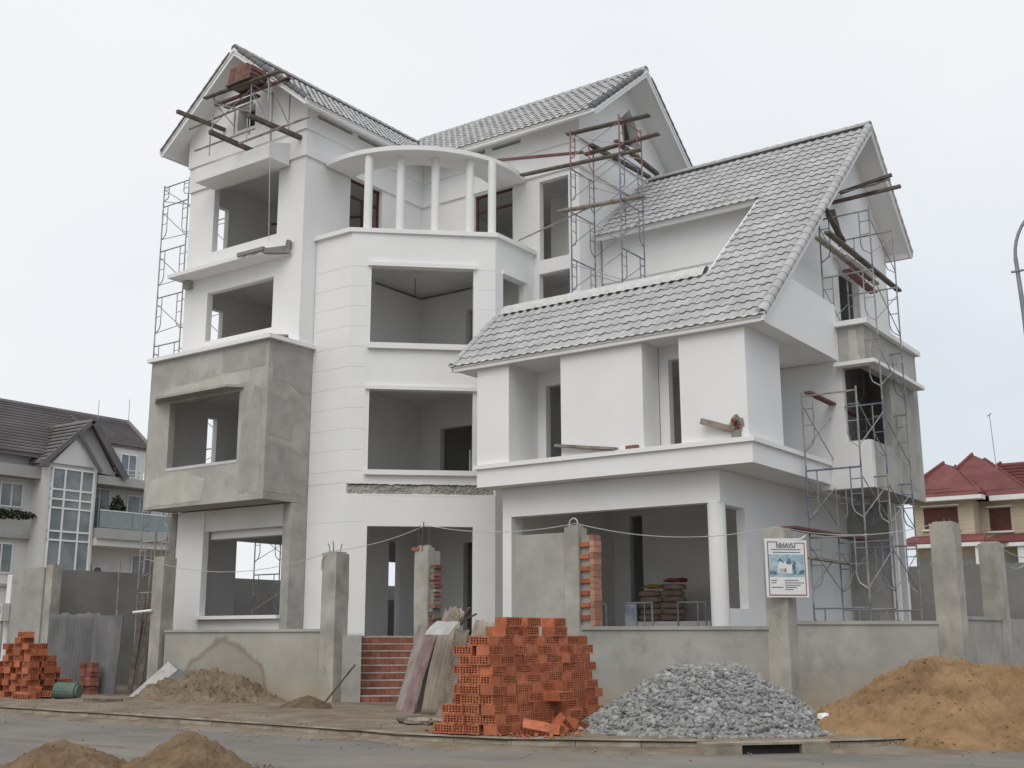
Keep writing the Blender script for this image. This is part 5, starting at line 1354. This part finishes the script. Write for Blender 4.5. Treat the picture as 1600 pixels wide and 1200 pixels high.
MB().box(-14.5, -12.4, 25.55, 26.4, 1.6, 1.93).build('block', INNER, pl)
for k, (x, y) in enumerate(((-15.05, 24.0), (-13.6, 23.6), (-12.4, 23.9))):
    t = thing('trestle', ['blue steel trestle standing just right of the toothed pier inside the carport', 'blue steel trestle in the middle of the carport', 'blue steel trestle left of the carport column'][k], 'trestle', (x, y, 1.6), 'trestles in the carport')
    mb = MB(); mb.tube((x, y, 1.6), (x, y, 2.35), 0.022); mb.tube((x+0.7, y, 1.6), (x+0.7, y, 2.35), 0.022); mb.tube((x, y, 2.33), (x+0.7, y, 2.33), 0.022); mb.tube((x+0.5, y, 1.6), (x+0.5, y, 2.33), 0.016); mb.build('frame', STEELB, t)
    if k == 1: MB().box(x+0.02, x+0.3, y-0.02, y+0.02, 1.62, 2.3).build('panel', STEELB, t)
# frames and braces seen through the entrance door
tower('blue scaffold bay standing inside the entrance door', -19.0, -18.0, (24.9, 25.7), (2.9,), lambda k, i: STEELB, bottom=1.6)
tag(MB().tube((-18.2, 25.2, 3.6), (-17.2, 25.0, 1.7), 0.02, 6).build('steel_pole', REBAR), 'dark pole slanting inside the entrance door', 'pole')

# odds and ends left in the rooms
tag(MB().tube((-19.7, 25.6, 5.15), (-19.7, 25.6, 6.75), 0.035, 8).build('steel_prop', WHITEP), 'pale prop standing in the first floor room behind the bay window', 'prop')
for k, (a, b) in enumerate((((-19.6, 24.9, 5.75), (-18.3, 25.3, 6.15)), ((-19.3, 24.7, 5.70), (-18.2, 25.0, 5.95)), ((-19.0, 25.2, 5.7), (-18.15, 25.5, 6.25)))):
    plank(['lowest loose board in the first floor room behind the bay window', 'middle loose board in the first floor room behind the bay window', 'steepest loose board in the first floor room behind the bay window'][k], a, b, 0.12, 0.04, WOOD, group='loose boards in the first floor room')
tag(blob((-18.7, 25.3, 5.55), (0.9, 0.5, 0.45), 0.8, 6.0, amp=0.5).build('rubble', CONC), 'rubble heap on the first floor behind the bay window', 'rubble', kind='stuff')
tag(MB().tube((-25.9, 23.4, 14.2), (-23.0, 24.6, 14.2), 0.04, 8).build('ceiling_pipe', REBAR), 'dark pipe under the ceiling of the top left room', 'pipe')
tag(MB().tube((-21.0, 24.6, 11.3), (-21.0, 24.6, 11.82), 0.012, 5).build('hanging_wire', REBAR), 'short wire hanging from the ceiling of the third floor bay room', 'wire')

# ------------------------------------------------------------------ sign on the fence post
nrm_ = Vector((0.7071, -0.7071, 0))
SO = Vector((-9.015, 21.725, 0))+nrm_*0.36-CD*0.43
sg = thing('site_sign', 'white site sign with a blue house picture wired to the fence post', 'sign', (-9.0, 21.7, 2.3))
def sq(a0, a1, z0, z1, w0, w1, m_, nm, par=sg): return MB().obox(SO, CD, a0, a1, w0, w1, z0, z1).build(nm, m_, par)
sq(0.0, 0.86, 2.31, 3.41, 0.0, 0.02, WHITEP, 'board')
for a0, a1, z0, z1 in ((0.05, 0.068, 2.34, 3.38), (0.80, 0.818, 2.34, 3.36), (0.068, 0.80, 2.34, 2.362), (0.068, 0.27, 3.362, 3.38), (0.60, 0.80, 3.345, 3.36)): sq(a0, a1, z0, z1, 0.02, 0.023, MARFRAME, 'border')
pic = sq(0.07, 0.79, 2.70, 3.13, 0.02, 0.023, POSTER_B, 'picture')
def pp(pts, m_, nm):
    mb = MB(); d3 = CD; P = lambda a, z, w: SO+d3*a+nrm_*w+Vector((0, 0, z))
    mb.prism([P(a, z, 0.0235) for a, z in pts], nrm_*0.002); return mb.build(nm, m_, pic)
pp([(0.25, 2.78), (0.58, 2.76), (0.58, 2.95), (0.50, 2.98), (0.44, 2.94), (0.40, 2.99), (0.32, 3.00), (0.25, 2.95)], WHITEP, 'pictured_house')
MB_ = pp([(0.24, 3.0), (0.30, 3.06), (0.38, 2.98), (0.36, 2.96), (0.30, 3.02), (0.26, 2.98)], POSTER_D, 'pictured_roof')
pp([(0.42, 2.98), (0.48, 3.06), (0.54, 2.98), (0.52, 2.94), (0.44, 2.94)], POSTER_D, 'pictured_roof')
pp([(0.54, 2.74), (0.62, 2.76), (0.60, 2.90), (0.63, 2.96), (0.57, 3.02), (0.54, 2.92)], POSTER_D, 'pictured_tree')
pp([(0.28, 2.79), (0.42, 2.78), (0.42, 2.86), (0.28, 2.86)], POSTER_D, 'pictured_shade')
pp([(0.08, 2.75), (0.22, 2.74), (0.21, 2.80), (0.10, 2.82)], POSTER_D, 'pictured_tree')
pp([(0.64, 2.74), (0.78, 2.75), (0.78, 2.84), (0.70, 2.81)], POSTER_D, 'pictured_tree')
for a0, a1, z in ((0.12, 0.74, 3.225), (0.16, 0.72, 3.17), (0.10, 0.22, 2.63), (0.38, 0.66, 2.63), (0.10, 0.20, 2.585), (0.38, 0.77, 2.585), (0.38, 0.70, 2.54), (0.10, 0.34, 2.50), (0.38, 0.62, 2.50), (0.38, 0.55, 2.46)):
    sq(a0, a1, z-0.009, z+0.009, 0.02, 0.0225, INK, 'text_line')
cu = bpy.data.curves.new('lettering', 'FONT'); cu.body = 'NHAVU'; cu.size = 0.115; cu.extrude = 0.003; cu.offset = 0.003; cu.align_x = 'CENTER'
tx = bpy.data.objects.new('lettering', cu)
me = bpy.data.meshes.new_from_object(tx)
me.materials.append(INK)
tx2 = bpy.data.objects.new('lettering', me)
link(tx2, sg)
M_ = Matrix((CD, Vector((0, 0, 1)), nrm_)).transposed().to_4x4(); M_.translation = SO+CD*0.43+Vector((0, 0, 3.275))+nrm_*0.026
tx2.matrix_basis = M_
sq(0.24, 0.62, 3.258, 3.268, 0.02, 0.024, INK, 'underline')
MB().path([SO+CD*0.0+Vector((0, 0, 3.42)), SO+CD*0.75+Vector((0, 0, 3.43)), SO+CD*0.86+Vector((0, 0, 3.50))], 0.014, 6).build('bent_pipe', WHITEP, sg)

# ------------------------------------------------------------------ sagging cable from post to post
def sag(a, b, s, n=16):
    a = Vector(a); b = Vector(b)
    return [a.lerp(b, i/n)-Vector((0, 0, s*4*(i/n)*(1-i/n))) for i in range(n+1)]
cb = MB()
pts = [(-25.9, 19.5, 3.62), (-19.1, 19.6, 3.55), (-16.3, 19.6, 3.98), (-12.4, 19.6, 3.80), (-9.0, 21.7, 3.70), (-6.45, 24.25, 3.86)]
for (a, b), s in zip(zip(pts, pts[1:]), (0.42, 0.10, 0.16, 0.24, 0.22)): cb.path(sag(a, b, s), 0.008, 5)
for k in range(10):
    a = k*0.63; cb.tube((-12.42+0.10*math.cos(a), 19.55, 3.80+0.10*math.sin(a)), (-12.42+0.10*math.cos(a+0.63), 19.55, 3.80+0.10*math.sin(a+0.63)), 0.014, 5)
cb.path([(-19.1, 19.5, 3.55), (-19.3, 19.45, 3.35), (-19.32, 19.45, 3.1)], 0.016, 5)
tag(cb.build('cable', WIRE), 'thin pale cable sagging from post to post along the front walls', 'cable')
tag(MB().path(sag((-6.2, 27.6, 3.55), (-6.1, 33, 3.9), 0.3), 0.01, 5).path(sag((-6.4, 27.6, 3.6), (-6.3, 31, 3.4), 0.35), 0.01, 5).build('cable', WIRE), 'pale wires drooping from the farthest post at right', 'cable')

# ------------------------------------------------------------------ neighbouring house at left (faces +x)
HX = -60.0
H = thing('neighbour_house', 'grey cream house with brown tiled roof and glazed stair bay at left', 'house', (-64, 38, 0))
MB().box(-70, HX, 14, 44.6, 0, 11.6).build('wall', CREAM, H)
MB().box(-66, HX+0.02, 41.6, 44.9, 11.601, 12.95).build('wall', CREAM, H)
rf = MB()
rx, rz0, re = -64.2, 15.45, 11.75
rf.prism([(HX+0.7, 10, re), (HX+0.7, 41.6, re), (rx, 41.6, rz0), (rx, 10, rz0)], (0, 0, -0.25))
rf.prism([(HX+0.1, 41.6, 13.1), (HX+0.1, 45.0, 13.1), (rx, 46.2, rz0), (rx, 41.6, rz0)], (0, 0, -0.18))
rf.prism([(rx, 10, rz0), (rx, 46.2, rz0), (-69, 46.6, re), (-69, 10, re)], (0, 0, -0.25))
rf.prism([(rx, 46.2, rz0), (HX+0.1, 45.0, 13.1), (HX-1.5, 46.8, 12.4), (-67, 47.2, 12.4)], (0, 0, -0.2))
roofH = rf.build('roof', BTILE, H)
for k in range(0, 17):                              # tile courses
    t0 = k/17
    p = Vector((HX+0.7, 10, re)).lerp(Vector((rx, 10, rz0)), t0); q = Vector((HX+0.7, 41.6, re)).lerp(Vector((rx, 41.6, rz0)), t0)
    MB().beam(p+Vector((0, 0, 0.02)), q+Vector((0, 0, 0.02)), 0.20, 0.09).build('tile_course', BTILE, roofH)
for k in range(0, 12):
    t0 = k/12
    p = Vector((HX+0.1, 41.6, 13.1)).lerp(Vector((rx, 41.6, rz0)), t0); q = Vector((HX+0.1, 45.0, 13.1)).lerp(Vector((rx, 46.2, rz0)), t0)
    MB().beam(p+Vector((0, 0, 0.02)), q+Vector((0, 0, 0.02)), 0.20, 0.08).build('tile_course', BTILE, roofH)
MB().tube((HX+0.1, 45.0, 13.15), (rx, 46.2, rz0+0.05), 0.14, 6).tube((rx, 10, rz0), (rx, 46.2, rz0), 0.16, 6).build('hip_cap', BTILE, roofH)
# front gable
yA, zA = 39.65, 14.05
GX2 = HX+1.7
MB().prism([(GX2-0.4, 37.2, 11.3), (GX2-0.4, 41.7, 10.9), (GX2-0.4, yA, zA-0.2)], (-3.0, 0, 0)).build('gable', GREYTRIM, H)
gl = MB().prism([(GX2, yA, zA), (GX2, 36.8, 11.3), (-64.0, 36.8, 11.5), (-64.0, yA, zA)], (0, 0, -0.16)).build('gable_roof', BTILE, H)
for k in range(1, 10):
    t0 = k/10
    MB().beam((GX2, 36.8+2.85*t0, 11.33+2.75*t0), (-62.5, 36.8+2.85*t0, 11.4+2.72*t0), 0.16, 0.07).build('tile_course', BTILE, gl)
MB().prism([(GX2, yA, zA), (GX2, 42.1, 10.9), (-64.0, 42.1, 11.1), (-64.0, yA, zA)], (0, 0, -0.16)).build('gable_roof', BTILE, H)
MB().beam((GX2+0.03, yA, zA-0.12), (GX2+0.03, 36.7, 11.15), 0.1, 0.26).beam((GX2+0.03, yA, zA-0.12), (GX2+0.03, 42.15, 10.75), 0.1, 0.42).beam((GX2+0.08, 38.75, 13.0), (GX2+0.08, 40.35, 10.95), 0.1, 0.2).box(GX2-0.2, GX2+0.1, 36.55, 37.0, 10.9, 11.3).build('gable_trim', DTRIM, H)
MB().prism([(GX2-0.39, 37.3, 11.2), (GX2-0.39, 40.1, 11.2), (GX2-0.39, 38.7, 12.75)], (0.25, 0, 0)).build('gable_panel', CREAM, H)
# glazed stair bay
bayp = MB().box(HX, HX+1.4, 37.1, 40.35, 2, 11.2).build('stair_bay', CREAM, H)
cols_ = [37.45, 38.25, 39.3, 40.1]
rows_ = [3.2, 4.5, 5.1, 6.9, 7.4, 8.7, 9.2, 9.75, 10.95]
for (a, b) in zip(cols_, cols_[1:]):
    for (c, d) in zip(rows_, rows_[1:]):
        MB().box(HX+1.40, HX+1.43, a+0.06, b-0.06, c+0.06, d-0.06).build('pane', GLASS, bayp)
mb = MB()
for a in cols_: mb.box(HX+1.44, HX+1.50, a-0.05, a+0.05, 3.2, 10.95)
for c in rows_: mb.box(HX+1.44, HX+1.49, cols_[0]-0.05, cols_[-1]+0.05, c-0.05, c+0.05)
mb.build('mullions', WHITEP, bayp)
# slabs and balconies
MB().box(HX, HX+0.9, 14, 37.1, 10.3, 10.95).build('cornice', GREYTRIM, H)
MB().box(HX, HX+1.5, 40.4, 45.5, 10.35, 10.85).build('cornice', GREYTRIM, H)
MB().box(HX, HX+1.9, 40.4, 47.8, 7.15, 7.75).build('balcony_slab', GREYTRIM, H)
MB().box(HX, HX+1.7, 40.4, 47.6, 6.75, 7.15).build('balcony_slab', CREAM, H)
MB().box(-68, HX, 44.6, 47.9, 0, 10.5).build('wall', CREAM, H)
for a, b in ((40.5, 42.7), (42.75, 45.1), (45.15, 47.6)): MB().box(HX+1.75, HX+1.78, a, b, 7.8, 8.75).build('balcony_glass', GLASSB, H)
MB().box(HX+1.72, HX+1.80, 40.5, 47.7, 8.76, 8.82).build('handrail', WHITEP, H)
def hwin(y0, y1, z0, z1, x=HX, m_=GLASS):
    f_ = MB().box(x, x+0.08, y0-0.1, y1+0.1, z0-0.1, z1+0.1).build('window', WHITEP, H)
    md = (y0+y1)/2
    MB().box(x+0.081, x+0.1, y0, md-0.05, z0, z1).build('pane', m_, f_); MB().box(x+0.081, x+0.1, md+0.05, y1, z0, z1).build('pane', m_, f_)
for y0, y1, z0, z1 in ((35.3, 36.5, 8.75, 9.95), (35.0, 36.2, 5.1, 6.6), (32.6, 33.8, 5.1, 6.6), (31.5, 32.7, 8.75, 9.95), (40.9, 42.2, 7.8, 10.2), (43.6, 45.3, 7.8, 10.0), (44.2, 45.8, 4.0, 6.4), (46.2, 47.4, 4.2, 6.2)): hwin(y0, y1, z0, z1)
hwin(42.9, 43.9, 11.2, 12.5, HX+0.03)
MB().box(HX+1.3, HX+1.34, 41.5, 45.2, 11.35, 11.39).box(HX+1.3, HX+1.34, 41.5, 45.2, 11.1, 11.13).build('handrail', WHITEP, H)
for k in range(9): MB().box(HX+1.3, HX+1.33, 41.6+k*0.42, 41.63+k*0.42, 10.85, 11.38).build('baluster', GREYTRIM, H)
MB().box(HX, HX+0.35, 14, 38.2, 6.95, 7.15).build('string_course', GREYTRIM, H)
MB().box(HX, HX+0.2, 14, 38.2, 4.3, 4.45).build('string_course', GREYTRIM, H)
for (y, z) in ((34.0, 9.0), (41.7, 5.3)):
    ac = thing('air_conditioner', 'white air conditioner under the cornice at the upper left of the cream house' if z > 8 else 'white air conditioner below the balcony of the cream house', 'air conditioner', (HX+0.2, y, z), 'air conditioners on the cream house')
    MB().box(HX+0.05, HX+0.4, y-0.5, y+0.5, z-0.35, z+0.4).build('casing', ACWHITE, ac)
    MB().tube((HX+0.4, y-0.15, z+0.02), (HX+0.42, y-0.15, z+0.02), 0.27, 20).build('fan', DTRIM, ac)
def leaves(c, r, n, seed, sz):
    rnd = random.Random(seed); mb = MB()
    for _ in range(n):
        d = Vector((rnd.gauss(0, 1), rnd.gauss(0, 1), rnd.gauss(0, 1))).normalized()*(rnd.random()**0.4)
        p = Vector((c[0]+d.x*r[0], c[1]+d.y*r[1], c[2]+d.z*r[2]))
        a = Vector((rnd.gauss(0, 1), rnd.gauss(0, 1), rnd.gauss(0, 1))).normalized()*sz; b = a.orthogonal().normalized()*sz*0.6
        mb.add([p-a, p+b, p+a, p-b], [(0, 1, 2, 3)])
    return mb
tag(leaves((HX+0.7, 34.8, 8.2), (0.35, 2.6, 0.28), 900, 1, 0.10).build('planter_shrub', LEAF), 'dark trailing greenery below the upper window of the cream house', 'plant')
pt_ = thing('balcony_plant', 'dark green bush on the glass balcony of the cream house', 'plant', (HX+1.0, 43.9, 7.75))
leaves((HX+1.1, 42.1, 8.9), (0.4, 0.5, 0.9), 500, 2, 0.13).build('foliage', LEAF, pt_)
MB().tube((HX+1.1, 42.1, 7.75), (HX+1.1, 42.1, 8.2), 0.22, 10, 0.28).build('pot', GREYTRIM, pt_)
for y, z, h in ((41.0, 14.6, 1.9), (45.9, 15.4, 1.5)):
    tag(MB().tube((rx+0.5, y+2.6 if y < 43 else y, z), (rx+0.5, y+2.6 if y < 43 else y, z+h), 0.02, 5).build('aerial', GREYTRIM), 'thin aerial on the brown roof, %s' % ('left of the two' if y < 43 else 'right of the two'), 'aerial', 'aerials on the brown roof')

# ------------------------------------------------------------------ neighbouring house at right (faces -y)
K = 90/70
G = thing('neighbour_house', 'yellow stone house with red tiled hipped roofs at right', 'house', (-22, 95, 0))
def hip(x0, x1, y0, y1, ze, ap, nm='roof', ridge=None):
    mb = MB(); a = Vector(ap); r = Vector(ridge) if ridge else a
    c = [Vector((x0, y0, ze)), Vector((x1, y0, ze)), Vector((x1, y1, ze)), Vector((x0, y1, ze))]
    if ridge: mb.add(c+[a, r], [(0, 1, 5, 4), (1, 2, 5), (2, 3, 4, 5), (3, 0, 4), (0, 3, 2, 1)])
    else: mb.add(c+[a], [(0, 1, 4), (1, 2, 4), (2, 3, 4), (3, 0, 4), (0, 3, 2, 1)])
    o_ = mb.build(nm, REDTILE, G)
    n = 11
    for k in range(1, n):
        t = k/n
        if k == 3: continue
        p, q, s = c[0].lerp(a, t), c[1].lerp(r, t), c[2].lerp(r, t)
        MB().beam(p+Vector((0, -0.03, 0.05)), q+Vector((0.03, -0.03, 0.05)), 0.22, 0.15).build('tile_course', REDTILE, o_)
        MB().beam(q+Vector((0.0, -0.03, 0.05)), q.lerp(s, 0.97)+Vector((0.0, 0, 0.05)), 0.22, 0.15).build('tile_course', REDTILE, o_)
    for (p, q) in ((c[0], a), (c[1], r)):
        MB().tube(p+Vector((0, 0, 0.08)), q+Vector((0, 0, 0.08)), 0.13, 6).build('hip_cap', REDTILE, o_)
    return o_
ze = 11.75
MB().box(-26.2, -21.8, 90, 104, 0, 11.5).build('wall', YSTONE, G)
MB().box(-21.8, -10, 92.2, 104, 0, 11.49).build('wall', YSTONE, G)
for k in range(9):                                   # stone joints
    z = 8.7+k*0.32
    MB().box(-26.21, -21.79, 89.985, 90, z, z+0.27).build('stone_course', YSTONE, G)
    MB().box(-21.79, -10, 92.185, 92.2, z, z+0.27).build('stone_course', YSTONE, G)
hip(-27.4, -20.9, 89, 101, ze, (-24.8, 94.4, 15.0), ridge=(-24.6, 97, 15.0))
hip(-25.8, -17.9, 91.3, 106, ze+0.1, (-23.3, 97.5, 15.95), ridge=(-23.2, 101, 15.95))
hip(-25, -2, 94.5, 108, ze+0.1, (-21.9, 100.8, 15.5), ridge=(-6, 100.8, 15.5))
MB().box(-27.4, -20.9, 89, 90.2, 11.45, 11.74).box(-20.9, -17.9, 91.3, 92.4, 11.45, 11.83).build('eaves', WHITEP, G)
MB().prism([(-27.6, 88.6, 8.35), (-20.9, 88.6, 8.35), (-20.9, 90, 8.95), (-26.4, 90, 8.95)], (0, 0, -0.12)).build('canopy_roof', REDTILE, G)
MB().prism([(-20.9, 88.6, 8.35), (-19.6, 90.6, 8.35), (-10, 90.6, 8.6), (-10, 92.2, 9.2), (-20.9, 92.2, 8.95)], (0, 0, -0.12)).build('canopy_roof', REDTILE, G)
MB().box(-27.6, -20.9, 88.6, 90, 7.95, 8.22).box(-20.9, -10, 90.6, 92, 7.95, 8.22).build('canopy_edge', WHITEP, G)
for x0, x1, z0, z1, y in ((-25.35, -23.0, 9.55, 10.95, 90), (-21.1, -19.75, 9.35, 10.85, 92.2), (-18.4, -17.6, 9.35, 10.85, 92.2), (-26.0, -25.3, 3, 7.2, 90), (-23.1, -22.1, 3, 7.2, 90), (-20.0, -19.3, 3, 7.3, 92.2), (-18.2, -17.2, 3, 7.3, 92.2)):
    f_ = MB().box(x0-0.08, x1+0.08, y-0.05, y-0.018, z0-0.08, z1+0.08).build('window', MAROON if z0 > 9 else GREYTRIM, G)
    MB().box(x0, x1, y-0.06, y-0.05, z0, z1).build('pane', MAROON if z0 > 9 else GLASS, f_)
    if z0 > 9:
        MB().box(x0-0.25, x1+0.25, y-0.25, y-0.016, z1+0.16, z1+0.26).build('window_head', WHITEP, G)
        MB().box(x0-0.25, x1+0.25, y-0.25, y-0.016, z0-0.26, z0-0.16).build('sill', WHITEP, G)
for x in (-27.0, -21.4, -18.9):
    MB().box(x-0.22, x+0.22, 88.8 if x < -20 else 90.8, 89.24 if x < -20 else 91.24, 0, 7.95).build('column', WHITEP, G)
tag(MB().tube((-21.4, 97, 14.0), (-21.6, 97, 19.0), 0.035, 6).tube((-21.75, 97, 18.9), (-21.45, 97, 19.1), 0.05, 6).build('aerial', GREYTRIM), 'tall thin aerial mast on the red tiled house', 'aerial')

# ------------------------------------------------------------------ street lamp at the right edge
lp = thing('street_lamp', 'grey curved street lamp post cut off by the right edge', 'street lamp', (-8.3, 45, 0))
pts = [(-8.05, 45, 0), (-8.4, 45, 10), (-8.46, 45, 13.4), (-8.56, 45, 15.6)]
pole = MB(); pole.tube(pts[0], pts[1], 0.13, 10, 0.10); pole.tube(pts[1], pts[2], 0.10, 10, 0.09); pole.tube(pts[2], pts[3], 0.09, 10, 0.075)
pole.build('pole', LAMPST, lp)
arc = [Vector((-8.56, 45, 15.6))]
for k in range(1, 10):
    t = k/9*1.35
    arc.append(Vector((-8.56+1.9*(1-math.cos(t))*0.9, 45+0.5*(1-math.cos(t)), 15.6+2.1*math.sin(t))))
MB().path(arc, 0.065, 8).build('arm', LAMPST, lp)
e_ = arc[-1]
MB().box(e_.x-0.05, e_.x+0.75, e_.y-0.14, e_.y+0.2, e_.z-0.1, e_.z+0.08).build('lamp_head', LAMPST, lp)
MB().box(-8.75, -8.3, 44.9, 45.0, 15.0, 15.06).build('bracket', LAMPST, lp)
